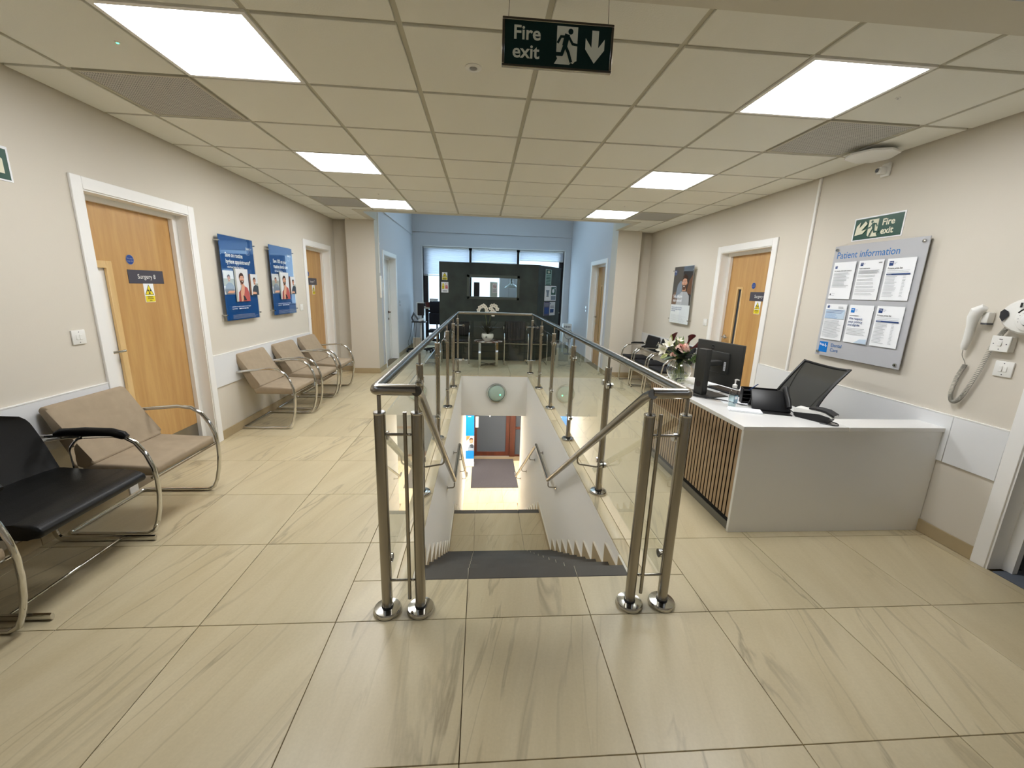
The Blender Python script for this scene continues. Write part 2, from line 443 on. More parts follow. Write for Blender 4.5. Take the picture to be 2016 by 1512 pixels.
def fillet(pts, r, n=5):
    pts = [Vector(p) for p in pts]; out = [pts[0]]
    for i in range(1, len(pts)-1):
        a, b, c = pts[i-1], pts[i], pts[i+1]; rr = r[i-1] if isinstance(r, (list, tuple)) else r
        if rr <= 0: out.append(b); continue
        u = (a-b); v = (c-b); d = min(rr, u.length*.49, v.length*.49)
        p, q = b + u.normalized()*d, b + v.normalized()*d
        for k in range(n+1):
            t = k/n; out.append(p*(1-t)**2 + b*2*t*(1-t) + q*t*t)
    out.append(pts[-1]); return out
def tf(rx=0, ry=0, rz=0, loc=(0,0,0)):
    return Matrix.Translation(loc) @ Matrix.Rotation(rz, 4, 'Z') @ Matrix.Rotation(ry, 4, 'Y') @ Matrix.Rotation(rx, 4, 'X')
LROT, RROT = PI/2, -PI/2        # items on the left wall / on the right wall
XL, XR, ZC = -2.13, 3.325, 2.546

# ================================================================== STRUCTURE
TX, TY, FX, FY = 0.5924, 0.6053, 0.302, -0.351
WX0, WX1, WY0, WY1 = 0.01, 1.19, -0.08, 5.2          # stair well
G = 0.003
def clip(r, c):
    x0, x1, y0, y1 = max(r[0], c[0]), min(r[1], c[1]), max(r[2], c[2]), min(r[3], c[3])
    return (x0, x1, y0, y1) if x1 - x0 > .012 and y1 - y0 > .012 else None
def sub(r, h):
    c = clip(r, h)
    if not c: return [r]
    out = []
    if c[2] - r[2] > .01: out.append((r[0], r[1], r[2], c[2]))
    if r[3] - c[3] > .01: out.append((r[0], r[1], c[3], r[3]))
    if c[0] - r[0] > .01: out.append((r[0], c[0], c[2], c[3]))
    if r[1] - c[1] > .01: out.append((c[1], r[1], c[2], c[3]))
    return out
mb = MB()
for (x0,x1,y0,y1) in [(XL-.2, XR+.2, -4.0, WY0-.0), (XL-.2, WX0-.1, WY0, 5.45), (WX1+.1, XR+.2, WY0, 5.45), (WX0-.1, WX1+.1, WY1+.1, 5.45), (-1.62, 2.86, 5.45, 9.35)]:
    mb.box(x0, x1, y0, y1, -.26, -.0125, 'grout')
floor = struct('floor', mb)
mb = MB(); mb.box(G/2, TX-G/2, G/2, TY-G/2, -.0125, 0, 'floor_tile', bev=.0012)
full_tile = finish(mb, 'tile')
hole = (-.072, 1.272, WY0, WY1+.082)
for i in range(-5, 6):
    for j in range(-6, 16):
        r = (FX + TX*i, FX + TX*(i+1), FY + TY*j, FY + TY*(j+1))
        inB = r[0] >= -1.42 and r[1] <= 2.66
        cells = []
        if inB:
            c = clip(r, (-1.42, 2.66, -3.95, 9.09)); cells += [c] if c else []
        else:
            c = clip(r, (XL, XR, -3.95, 5.27)); cells += [c] if c else []
            for q in ((-1.42, 2.66, 5.27, 9.09), (XL, -1.88, 5.27, 5.45), (3.07, XR, 5.27, 5.45)):
                c = clip(r, q); cells += [c] if c else []
        for c in cells:
            for d in sub(c, hole):
                w, h = d[1]-d[0], d[3]-d[2]
                if abs(w-TX) < 1e-4 and abs(h-TY) < 1e-4: part('tile', full_tile, parent=floor, loc=(d[0], d[2], 0))
                else:
                    mb = MB(); mb.box(G/2, w-G/2, G/2, h-G/2, -.0125, 0, 'floor_tile', bev=.0012)
                    part('tile', mb, parent=floor, loc=(d[0], d[2], 0))
# narrow kerb tiles round the well
for (xa, xb) in ((-.072, WX0), (WX1, 1.272)):
    ys = [WY0] + [FY + TY*j for j in range(1, 10) if WY0 < FY + TY*j < 5.2] + [WY1+.082]
    for a, b in zip(ys, ys[1:]):
        mb = MB(); mb.box(G/2, xb-xa-G/2, G/2, b-a-G/2, -.0125, .0015, 'floor_tile', bev=.004, seg=2)
        part('kerb_tile', mb, parent=floor, loc=(xa, a, 0))
for a, b in ((WX0, .302), (.302, .894), (.894, WX1)):
    mb = MB(); mb.box(G/2, b-a-G/2, G/2, .082-G/2, -.0125, .0015, 'floor_tile', bev=.004, seg=2); part('kerb_tile', mb, parent=floor, loc=(a, WY1, 0))

# ---- walls
def wall_with_openings(mb, xa, xb, y0, y1, z0, z1, ops, m):
    """ops: (ya, yb, ztop)"""
    y = y0
    for (a, b, t) in sorted(ops):
        mb.box(xa, xb, y, a, z0, z1, m); mb.box(xa, xb, a, b, t, z1, m); y = b
    mb.box(xa, xb, y, y1, z0, z1, m)
DOORS = {}
mb = MB(); wall_with_openings(mb, XL-.2, XL, -4.0, 5.45, 0, 2.75, [(.94, 1.88, 2.03), (4.235, 5.155, 2.03)], 'wall'); struct('wall_left', mb)
mb = MB(); wall_with_openings(mb, XR, XR+.2, -4.0, 5.45, 0, 2.75, [(-.97, -.085, 2.03), (2.235, 3.16, 2.03)], 'wall'); struct('wall_right', mb)
mb = MB(); mb.box(XL-.2, XR+.2, -4.2, -4.0, 0, 3.0, 'wall'); struct('wall_front', mb)
mb = MB(); mb.box(XL-.2, -1.88, 5.45, 5.6, 0, 2.75, 'wall'); struct('wall_alcove_left', mb)
mb = MB(); mb.box(3.07, XR+.2, 5.45, 5.6, 0, 2.75, 'wall'); struct('wall_alcove_right', mb)
mb = MB(); mb.box(-1.88, -1.42, 5.27, 5.6, 0, 2.75, 'wall'); struct('wall_pier_left', mb)
mb = MB(); mb.box(2.66, 3.07, 5.27, 5.6, 0, 2.75, 'wall'); struct('wall_pier_right', mb)
YB, ZV = 9.1, 3.7
mb = MB(); wall_with_openings(mb, -1.62, -1.42, 5.6, YB+.2, 0, ZV, [(5.83, 6.87, 2.05)], 'wall_blue'); mb.box(-1.62, -1.42, 4.5, 5.6, 2.75, ZV, 'wall_blue'); struct('wall_void_left', mb)
mb = MB(); wall_with_openings(mb, 2.66, 2.86, 5.6, YB+.2, 0, ZV, [(5.83, 6.835, 2.055)], 'wall_blue'); mb.box(2.66, 2.86, 4.5, 5.6, 2.75, ZV, 'wall_blue'); struct('wall_void_right', mb)
mb = MB()                                              # window wall with its opening and the step in the boarding
WXA, WXB, WZ0, WZ1 = -1.17, 2.48, .10, 2.515
mb.box(-1.42, WXA, YB, YB+.2, 0, ZV, 'wall_blue'); mb.box(WXB, 2.66, YB, YB+.2, 0, ZV, 'wall_blue')
mb.box(WXA, WXB, YB, YB+.2, WZ1, ZV, 'wall_blue'); mb.box(WXA, WXB, YB, YB+.2, 0, WZ0, 'wall_blue')
mb.box(-1.42, 2.66, YB-.03, YB, 2.86, ZV, 'wall_blue')
struct('wall_back', mb)
mb = MB(); mb.box(-1.42, -1.395, 5.3, YB-.03, 2.77, 2.80, 'wall_blue'); struct('trim_1', mb)
mb = MB(); mb.box(-1.42, 2.66, 4.36, 4.5, 2.57, ZV, 'plaster'); struct('wall_void_near', mb)
mb = MB()                                              # roof over the void with a rooflight opening
mb.box(-1.62, 2.86, 4.36, 5.6, ZV, ZV+.15, 'plaster'); mb.box(-1.62, 2.86, 8.0, YB+.2, ZV, ZV+.15, 'plaster')
mb.box(-1.62, -.6, 5.6, 8.0, ZV, ZV+.15, 'plaster'); mb.box(2.0, 2.86, 5.6, 8.0, ZV, ZV+.15, 'plaster')
struct('ceiling_void', mb)
mb = MB(); mb.box(-.6, 2.0, 5.6, 8.0, ZV+.05, ZV+.07, 'frost'); struct('window_2', mb)

# ---- window wall glazing
win = struct_empty('window_1', (0, YB, 0))
mb = MB(); F_ = .05
for (a, b) in ((WXA, WXA+F_), (.01, .07), (1.25, 1.31), (WXB-F_, WXB)): mb.box(a, b, .06, .14, WZ0, WZ1, 'frame_dark')
for (a, b) in ((WZ0, WZ0+.06), (WZ1-.05, WZ1)): mb.box(WXA, WXB, .06, .14, a, b, 'frame_dark')
for (a, b) in ((WXA+F_, WXA+.12), (WXB-.11, WXB-F_)): mb.box(a, b, .08, .13, WZ0, WZ1, 'frame_dark')
mb.box(WXA+.05, .01, .07, .13, .86, .92, 'frame_dark')
part('frame', mb, parent=win)
for (a, b) in ((WXA+.12, .01), (.07, 1.25), (1.31, WXB-.11)):
    mb = MB(); mb.box(a, b, .095, .105, WZ0+.06, WZ1-.05, 'frost'); part('pane', mb, parent=win)
mb = MB(); mb.box(WXA-.02, WXB+.02, -.03, .06, WZ0-.03, WZ0, 'white_paint'); part('sill', mb, parent=win)
mb = MB()
for (a, b, c, d) in ((WXA-.03, WXA, WZ0, WZ1+.02), (WXB, WXB+.03, WZ0, WZ1+.02), (WXA-.03, WXB+.03, WZ1, WZ1+.03)): mb.box(a, b, -.008, .06, c, d, 'white_paint')
part('trim', mb, parent=win)
for (a, b, zb, pos) in ((WXA+.015, .0, 1.82, 'left'), (.08, 1.235, 2.185, 'middle'), (1.32, WXB-.015, 2.27, 'right')):
    bl = thing('pleated_blind', {'left': 'white pleated window blind let down lowest, in the left bay', 'middle': 'white pleated window blind half raised in the middle bay behind the dark partition', 'right': 'white pleated window blind raised highest, in the right bay'}[pos], 'blind', (0, YB+.02, 0), group=None)
    mb = MB(); n = int((WZ1-.04-zb)/.02)
    for q in range(n):
        z1_, z0_ = WZ1-.04-q*.02, WZ1-.04-(q+1)*.02
        for (u0, u1, za, zc) in ((0, .012, z1_, (z1_+z0_)/2), (.012, 0, (z1_+z0_)/2, z0_)):
            mb.face([(a, u0, za), (a, u1, zc), (b, u1, zc), (b, u0, za)], 'blind')
    part('pleated_cloth', mb, parent=bl)
    mb = MB(); mb.box(a, b, -.01, .02, zb-.02, zb, 'white_plastic', bev=.004); part('bottom_rail', mb, parent=bl)
    mb = MB(); mb.box(a, b, -.01, .03, WZ1-.04, WZ1-.003, 'white_plastic', bev=.004); part('head_rail', mb, parent=bl)

# ---- skirting tiles
def skirting(name, segs):
    root = struct_empty(name)
    for (p, q, n) in segs:
        p, q, n = Vector(p), Vector(q), Vector(n); L_ = (q-p).length; k = max(1, round(L_/.6)); u = (q-p)/L_
        for i in range(k):
            a = p + u*(L_*i/k + .001); b = p + u*(L_*(i+1)/k - .001); c = b + n*.011
            mb = MB(); mb.box(a.x, c.x, a.y, c.y, 0.001, .088, 'skirting', bev=.0015); part('skirting_tile', mb, parent=root)
skirting('baseboard_left', [((XL,-3.9,0),(XL,.865,0),(1,0,0)), ((XL,1.955,0),(XL,4.16,0),(1,0,0)), ((XL,5.23,0),(XL,5.45,0),(1,0,0)), ((XL+.012,5.45,0),(-1.88,5.45,0),(0,-1,0)), ((-1.88,5.27,0),(-1.88,5.438,0),(-1,0,0)), ((-1.88,5.27,0),(-1.41,5.27,0),(0,-1,0)), ((-1.42,5.27,0),(-1.42,5.76,0),(1,0,0)), ((-1.42,6.94,0),(-1.42,9.1,0),(1,0,0))])
skirting('baseboard_right', [((XR,-3.9,0),(XR,-1.05,0),(-1,0,0)), ((XR,-.01,0),(XR,2.16,0),(-1,0,0)), ((XR,3.235,0),(XR,5.45,0),(-1,0,0)), ((3.07,5.45,0),(XR-.012,5.45,0),(0,-1,0)), ((3.07,5.27,0),(3.07,5.438,0),(1,0,0)), ((2.65,5.27,0),(3.07,5.27,0),(0,-1,0)), ((2.66,5.27,0),(2.66,5.76,0),(-1,0,0)), ((2.66,6.905,0),(2.66,9.1,0),(-1,0,0))])
# ---- white wall protection boards (chair rails)
for nm, x, d, segs in (('trim_2', XL, 1, ((-3.9,-1.6),(-1.598,.863),(1.957,4.158))), ('trim_3', XR, -1, ((-.008,.272),(.274,2.158),(3.237,5.44)))):
    r = struct_empty(nm)
    for (a, b) in segs:
        mb = MB(); mb.box(x, x + d*.012, a, b, .515, .815, 'dado_white', bev=.002); part('board', mb, parent=r)
        mb = MB(); mb.box(x, x + d*.014, a, b, .815, .821, 'white_paint'); part('top_edge', mb, parent=r)

# ---- suspended ceiling
ceil = struct_empty('ceiling')
mb = MB()
ZG = ZC + .010
for i in range(-3, 6): 
    y1 = 5.27 if (i <= -2 and i*.6 < -1.5) or i*.6 > 2.7 else 4.36
    mb.box(.6*i-.012, .6*i+.012, -.25, y1, ZG, ZG+.02, 'ceiling_grid')
for j in range(0, 9):
    for (a, b) in (((XL, XR),) if j < 8 else ((XL, -1.5), (2.7, XR))):
        mb.box(a, b, .6*j-.012, .6*j+.012, ZG+.0005, ZG+.02, 'ceiling_grid')
for (x0, x1, y0, y1) in ((XL, XL+.02, -.25, 5.45), (XR-.02, XR, -.25, 5.45)): mb.box(x0, x1, y0, y1, ZG-.001, ZG+.02, 'ceiling_grid')
part('grid', mb, parent=ceil)
mb = MB(); mb.box(XL, XR, -.25, 4.36, ZG+.03, ZG+.1, 'dark_ceiling'); mb.box(XL, -1.5, 4.36, 5.45, ZG+.03, ZG+.1, 'dark_ceiling'); mb.box(2.7, XR, 4.36, 5.45, ZG+.03, ZG+.1, 'dark_ceiling')
part('ceiling_void_board', mb, parent=ceil)
mb = MB()                                             # plastered margins at the void
mb.box(-1.5, 2.7, 4.36, 4.5, ZC-.004, ZC+.03, 'plaster'); mb.box(-1.5, -1.39, 4.5, 5.27, ZC-.004, ZC+.2, 'plaster'); mb.box(2.6, 2.7, 4.5, 5.27, ZC-.004, ZC+.2, 'plaster')
part('margin', mb, parent=ceil)
mb = MB(); mb.box(XL, XR, -.42, -.25, ZC-.006, ZC+.4, 'plaster'); struct('trim_4', mb)
mb = MB(); mb.box(XL, XR, -4.0, -.42, 2.95, 3.05, 'dark_ceiling'); struct('ceiling_lobby', mb)
LIGHTS = {(-2,0),(-2,3),(-2,6),(3,0),(3,3),(3,6)}; VENTS = {(-3,1),(4,1),(-3,6),(4,6)}
mb = MB(); mb.box(-.287, .287, -.287, .287, 0, .014, 'ceiling_tile', bev=.002); ct = finish(mb, 'ceiling_tile')
for i in range(-4, 6):
    for j in range(-1, 9):
        if (i, j) in LIGHTS or (i, j) in VENTS: continue
        x0, x1, y0, y1 = max(.6*i+.013, XL+.021), min(.6*i+.587, XR-.021), max(.6*j+.013, -.249), .6*j+.587
        if x1 - x0 < .03: continue
        side = x1 < -1.45 or x0 > 2.65
        if not side: y1 = min(y1, 4.358)
        else: y1 = min(y1, 5.44)
        if not side and i in (-3, 4) and y0 > 4.3:
            if i == -3: x1 = -1.5
            else: x0 = 2.7
            y1 = min(.6*j+.587, 5.265); y0 = max(y0, 4.37)
        elif not side and y1 - y0 < .03: continue
        if i == -3 and j == 7: 
            mb = MB(); mb.box(x0, -1.213, y0, 4.358, ZC, ZC+.014, 'ceiling_tile'); part('ceiling_tile', mb, parent=ceil)
            mb = MB(); mb.box(x0, -1.502, 4.358, .6*j+.587, ZC, ZC+.014, 'ceiling_tile'); part('ceiling_tile', mb, parent=ceil); continue
        if i == 4 and j == 7:
            mb = MB(); mb.box(2.413, x1, y0, 4.358, ZC, ZC+.014, 'ceiling_tile'); part('ceiling_tile', mb, parent=ceil)
            mb = MB(); mb.box(2.702, x1, 4.358, .6*j+.587, ZC, ZC+.014, 'ceiling_tile'); part('ceiling_tile', mb, parent=ceil); continue
        if y1 - y0 < .02 or x1 - x0 < .02: continue
        if i == -3 and j == 8: x0, x1 = .6*i+.013, -1.502
        if i == 4 and j == 8: x0 = 2.702
        if abs(x1-x0-.574) < 1e-3 and abs(y1-y0-.574) < 1e-3: part('ceiling_tile', ct, parent=ceil, loc=((x0+x1)/2, (y0+y1)/2, ZC))
        else:
            mb = MB(); mb.box(x0, x1, y0, y1, ZC, ZC+.014, 'ceiling_tile', bev=.002); part('ceiling_tile', mb, parent=ceil)

# ---- doors
def make_door(name, loc, rz, w, h, wallmat='white_paint', leaf='oak', recess=.12, stop=.03, slot=None, sign=None, disc=None, warn=None, handle=None, kick=False, casing=.075, pane='frost_grey', handle_mat='steel_polish', thick=.2, bead=.026):
    root = struct_empty(name, loc, rz)
    mb = MB(); c = casing
    mb.box(-w/2-c, -w/2, -.016, 0, 0, h+c, 'white_paint', bev=.003); mb.box(w/2, w/2+c, -.016, 0, 0, h+c, 'white_paint', bev=.003); mb.box(-w/2-.0005, w/2+.0005, -.016, 0, h, h+c, 'white_paint', bev=.003)
    part('architrave', mb, parent=root)
    mb = MB(); t = .008; stop = stop + .02
    mb.box(-w/2, -w/2+t, -.008, thick, 0, h, 'white_paint'); mb.box(w/2-t, w/2, -.008, thick, 0, h, 'white_paint'); mb.box(-w/2+t, w/2-t, -.008, thick, h-t, h, 'white_paint')
    s0 = recess-.035
    mb.box(-w/2+t, -w/2+t+stop, s0, recess-.002, 0, h-t, 'white_paint'); mb.box(w/2-t-stop, w/2-t, s0, recess-.002, 0, h-t, 'white_paint'); mb.box(-w/2+t+stop, w/2-t-stop, s0, recess-.002, h-t-stop*.7, h-t, 'white_paint')
    part('lining', mb, parent=root)
    if leaf:
        lw = w/2-t-.003; y0, y1 = recess, recess+.044; mb = MB(); z0, z1 = .006, h-t-.004
        if slot:
            a, b, c0, c1 = slot
            for bx in ((-lw, a, z0, z1), (b, lw, z0, z1), (a, b, z0, c0), (a, b, c1, z1)): mb.box(bx[0], bx[1], y0, y1, bx[2], bx[3], leaf)
        else: mb.box(-lw, lw, y0, y1, z0, z1, leaf)
        lf = part('door_leaf', mb, parent=root)
        if slot:
            mb = MB(); e = bead
            for bx in ((a-.012, a+e-.012, c0-.012, c1+.012), (b-e+.012, b+.012, c0-.012, c1+.012), (a+e-.012, b-e+.012, c0-.012, c0+e-.012), (a+e-.012, b-e+.012, c1-e+.012, c1+.012)): mb.box(bx[0], bx[1], y0-.008, y0+.012, bx[2], bx[3], 'oak_bead', bev=.002)
            part('glazing_bead', mb, parent=lf)
            mb = MB(); mb.box(a, b, y0+.018, y0+.024, c0, c1, pane); part('vision_pane', mb, parent=lf)
        if handle:
            mb = MB(); hx, hz, dx = handle
            mb.lathe([(0, y0-.012), (.026, y0-.012), (.026, y0)], (hx, 0, hz), 20, handle_mat, axis='Y')
            mb.lathe([(0, y0-.008), (.024, y0-.008), (.024, y0)], (hx, 0, hz-.14), 20, handle_mat, axis='Y')
            mb.tube(fillet([(hx, y0-.005, hz), (hx, y0-.05, hz), (hx+dx, y0-.05, hz)], .018), .0095, 10, handle_mat)
            part('lever_handle', mb, parent=lf)
        if kick:
            mb = MB(); mb.box(-lw+.01, lw-.01, y0-.002, y0, .02, .22, 'steel'); part('kick_plate', mb, parent=lf)
        if sign:
            tx, a, z = sign; mb = Flat(y0-.003); mb.box(a, a+.342, y0-.003, y0, z, z+.1, 'sign_grey')
            mb.text(tx, a+.171, z+.036, .048, 'white_paint', 'CENTER', 0, .95); part('door_sign', mb, parent=lf)
        if disc:
            mb = Flat(y0-.0015); x, z = disc; mb.disc(x, z, .036, 'ink_grey', 28); mb.disc(x, z, .034, 'blue_disc', 28)
            mb.text('Fire door', x, z+.004, .0135, 'ink_grey', 'CENTER'); mb.text('keep shut', x, z-.014, .0135, 'ink_grey', 'CENTER'); part('fire_door_disc', mb, parent=lf)
        if warn:
            x, z = warn; mb = Flat(y0-.001); mb.rect(x, x+.1, z, z+.142, 'paper')
            mb.poly([(x+.006, z+.056), (x+.094, z+.056), (x+.05, z+.136)], 'ink'); mb.poly([(x+.013, z+.06), (x+.087, z+.06), (x+.05, z+.128)], 'yellow')
            cx, cz = x+.05, z+.083; mb.disc(cx, cz, .0035, 'ink')
            for k in range(3):
                a0 = PI/2 + PI + k*2*PI/3; pts = [(cx+.006*math.cos(a0-.5), cz+.006*math.sin(a0-.5))] + [(cx+.02*math.cos(a0-.5+q*.25), cz+.02*math.sin(a0-.5+q*.25)) for q in range(5)] + [(cx+.006*math.cos(a0+.5), cz+.006*math.sin(a0+.5))]
                mb.poly(pts, 'ink')
            mb.rect(x+.004, x+.096, z+.004, z+.05, 'yellow')
            for q, s_ in enumerate(('Radiation', 'controlled', 'area')): mb.text(s_, x+.05, z+.037-q*.0135, .0145, 'ink', 'CENTER', .0003)
            part('radiation_label', mb, parent=lf)
    return root
make_door('door_1', (XL, 1.41, 0), LROT, .94, 2.03, bead=.048, slot=(-.43, -.215, .35, 1.60), sign=('Surgery 8', -.075, 1.463), disc=(-.035, 1.634), warn=(.05, 1.321), handle=(-.40, .99, .13), kick=True, pane='white_paint')  # white vision pane: brightness of the lit room behind put into its colour
make_door('door_2', (XL, 4.695, 0), LROT, .92, 2.03, slot=(-.34, -.22, .35, 1.6), sign=('Surgery 7', -.15, 1.483), disc=(-.115, 1.644), warn=(.0, 1.34), handle=(-.36, .99, .11))
make_door('door_3', (XR, 2.6975, 0), RROT, .925, 2.03, slot=(-.222, -.128, .35, 1.61), sign=('Surgery 4', .033, 1.466), disc=(.07, 1.636), warn=(.14, 1.323), handle=(-.345, 1.01, .13))
make_door('door_4', (XR, -.5275, 0), RROT, .885, 2.03, leaf=None)
make_door('door_5', (-1.42, 6.35, 0), LROT, 1.04, 2.05, leaf='white_paint', recess=.15, stop=.025, handle=(.43, .98, -.10), handle_mat='brown_metal')
make_door('door_6', (2.66, 6.3325, 0), RROT, 1.005, 2.055, recess=.13, slot=(-.2, -.09, .5, 1.64), handle=(-.40, 1.0, .12))
# adjoining room seen through the open doorway on the right
mb = MB(); mb.box(XR+.2, XR+2.2, -1.8, .3, -.02, 0, 'carpet'); mb.box(XR-.0, XR+.2, -.94, -.115, -.012, .003, 'carpet'); struct('floor_side_room', mb)
mb = MB(); mb.box(XR+2.2, XR+2.3, -1.8, .3, 0, 2.6, 'wall'); mb.box(XR+.2, XR+2.2, .3, .4, 0, 2.6, 'wall'); mb.box(XR+.2, XR+2.2, -1.9, -1.8, 0, 2.6, 'wall'); mb.box(XR+.2, XR+2.3, -1.9, .4, 2.6, 2.7, 'plaster'); struct('wall_side_room', mb)

# ---- stair well: walls, lower hall
ZL, ZH = -1.458, -3.078
mb = MB(); mb.box(WX0-.1, WX0, WY0, 7.5, ZH, -.0125, 'stairwall'); struct('wall_stair_left', mb)
mb = MB(); mb.box(WX1, WX1+.1, WY0, 6.05, ZH, -.0125, 'stairwall'); struct('wall_stair_right', mb)
mb = MB(); mb.box(WX0, WX1, WY1, WY1+.12, -.745, -.0125, 'stairwall'); mb.box(WX0, WX1, WY1+.12, 6.05, -.745, -.26, 'stairwall'); struct('wall_stair_end', mb)
mb = MB(); mb.box(WX0, WX1, WY0-.1, WY0-.005, ZH, -.27, 'stairwall'); struct('wall_stair_near', mb)
mb = MB(); mb.box(-2.6, 3.6, 6.05, 8.95, -.75, -.6, 'plaster'); struct('ceiling_hall', mb)
mb = MB(); mb.box(-2.7, -2.6, 5.9, 8.95, ZH, -.6, 'stairwall'); mb.box(3.6, 3.7, 5.9, 8.95, ZH, -.6, 'stairwall'); mb.box(-2.6, WX0-.1, 5.9, 6.05, ZH, -.6, 'stairwall'); mb.box(WX1+.1, 3.6, 5.9, 6.05, ZH, -.6, 'stairwall')
mb.box(-2.6, .12, 8.84, 8.95, ZH, -.6, 'stairwall'); mb.box(2.3, 3.6, 8.84, 8.95, ZH, -.6, 'stairwall'); mb.box(.12, 2.3, 8.84, 8.95, -.95, -.6, 'stairwall'); struct('wall_hall', mb)
mb = MB(); mb.box(-2.6, 3.6, 5.0, 9.0, ZH-.1, ZH-.012, 'grout'); hallfl = struct('floor_hall', mb)
mb = MB(); mb.box(G/2, .57-G/2, G/2, .57-G/2, -.012, 0, 'hall_tile' if 'hall_tile' in MATS else 'floor_tile', bev=.001); ht = finish(mb, 'tile')
for i in range(-5, 6):
    for j in range(0, 7):
        x, y = .315 + .57*i, 5.11 + .57*j
        if x < -2.6 or x + .57 > 3.6 or y + .57 > 9.0 or (y < 6.05 and not (-.3 < x < 1.2)): continue
        if y < 6.05:
            xa, xb = max(x, WX0), min(x+.57, WX1); ya = max(y, 5.42)
            if xb - xa < .02: continue
            mb = MB(); mb.box(xa+G/2, xb-G/2, ya, y+.57-G/2, ZH-.012, ZH, 'floor_tile'); part('tile', mb, parent=hallfl)
        else: part('tile', ht, parent=hallfl, loc=(x, y, ZH))
# lower entrance door
ed = struct_empty('door_7', (0, 8.84, ZH))
mb = MB(); mb.box(.12, .205, 0, .07, 0, 2.13, 'mahogany', bev=.004); mb.box(1.1785, 1.335, -.02, .07, 0, 2.13, 'mahogany', bev=.004); mb.box(2.2, 2.3, 0, .07, 0, 2.13, 'mahogany'); mb.box(.12, 2.3, 0, .07, 2.03, 2.13, 'mahogany'); mb.box(1.335, 2.2, .005, .06, .80, .87, 'mahogany', bev=.004); mb.box(1.335, 2.2, .005, .06, 0, .05, 'mahogany'); part('door_frame', mb, parent=ed)
mb = MB(); mb.box(.2055, .27, .01, .055, .01, 2.02, 'mahogany'); mb.box(1.07, 1.178, .01, .055, .01, 2.02, 'mahogany', bev=.004); mb.box(.27, 1.07, .01, .055, .01, .135, 'mahogany', bev=.004); mb.box(.27, 1.07, .01, .055, 1.92, 2.02, 'mahogany'); lf = part('door_leaf', mb, parent=ed)
mb = MB(); mb.box(.27, 1.07, .028, .036, .135, 1.92, 'frost_grey'); part('pane', mb, parent=lf)
mb = Flat(.026); mb.poly([(.62, 1.14), (.655, 1.205), (.585, 1.205)][::-1], 'paper'); part('triangle_mark', mb, parent=lf)
mb = MB(); mb.box(.225, .31, -.03, .01, .86, 1.17, 'white_plastic', bev=.006); part('letter_box', mb, parent=lf)
mb = MB(); mb.box(1.335, 2.2, .028, .036, .05, .80, 'frost_grey'); part('side_pane', mb, parent=ed)
mb = MB(); mb.box(1.335, 2.2, .028, .036, .87, 2.03, 'frost_grey'); part('side_pane', mb, parent=ed)

# ================================================================== STAIRS AND BALUSTRADE
st = thing('staircase', 'tiled staircase with dark nosing strips going down inside the glass balustrade', 'staircase', (0, 0, 0))
NX = [WX0+.001, .302, .894, WX1-.001]
RZ = .162
core = MB()
def tread(zt, y0, yn, last=False):
    """tile from y0 to the nosing; dark nosing strip (.09 deep) ending at yn"""
    for a, b in zip(NX, NX[1:]):
        if yn - .09 - y0 > .01:
            mb = MB(); mb.box(0, b-a-.003, 0, yn-.09-y0-.003, -.02, 0, 'step_tile'); part('tread_tile', mb, parent=st, loc=(a+.0015, y0, zt))
        mb = MB(); mb.box(0, b-a-.003, 0, .09, -.024, 0, 'nosing', bev=.003); part('nosing', mb, parent=st, loc=(a+.0015, yn-.09, zt))
    for a in NX[1:3]: core.box(a-.0016, a+.0016, yn-.089, yn-.001, zt-.02, zt-.0006, 'joint')
    if not last:
        mb = MB(); mb.box(WX0+.001, WX1-.001, yn-.022, yn-.012, zt-RZ, zt-.024, 'step_tile'); part('riser', mb, parent=st)
tread(0, WY0, .01); 
for k in range(1, 9):
    zt = -RZ*k; y0 = .25*(k-1)+.01-.012; yn = .25*k+.01
    tread(zt, y0, yn); core.box(WX0+.001, WX1-.001, y0, yn-.022, zt-.3, zt-.021, 'grout')
core.box(WX0+.001, WX1-.001, WY0, -.012, -.3, -.025, 'grout')
# landing
ys = [1.998, 2.55, 3.06]
for ya, yb in zip(ys, ys[1:]):
    for a, b in zip(NX, NX[1:]):
        mb = MB(); mb.box(0, b-a-.003, 0, yb-ya-.003, -.02, 0, 'step_tile'); part('landing_tile', mb, parent=st, loc=(a+.0015, ya, ZL))
for a, b in zip(NX, NX[1:]):
    mb = MB(); mb.box(0, b-a-.003, 0, .09, -.024, 0, 'nosing', bev=.003); part('nosing', mb, parent=st, loc=(a+.0015, 3.06, ZL))
mb = MB(); mb.box(WX0+.001, WX1-.001, 3.128, 3.138, ZL-RZ, ZL-.024, 'step_tile'); part('riser', mb, parent=st)
core.box(WX0+.001, WX1-.001, 1.99, 3.128, ZL-.2, ZL-.021, 'grout')
for k in range(1, 10):
    zt = ZL - RZ*k; y0 = 3.15 + .25*(k-1) - .012; yn = 3.15 + .25*k
    tread(zt, y0, yn); core.box(WX0+.001, WX1-.001, y0, yn-.022, max(zt-.3, ZH-.012), zt-.021, 'grout')
part('step_base', core, parent=st)
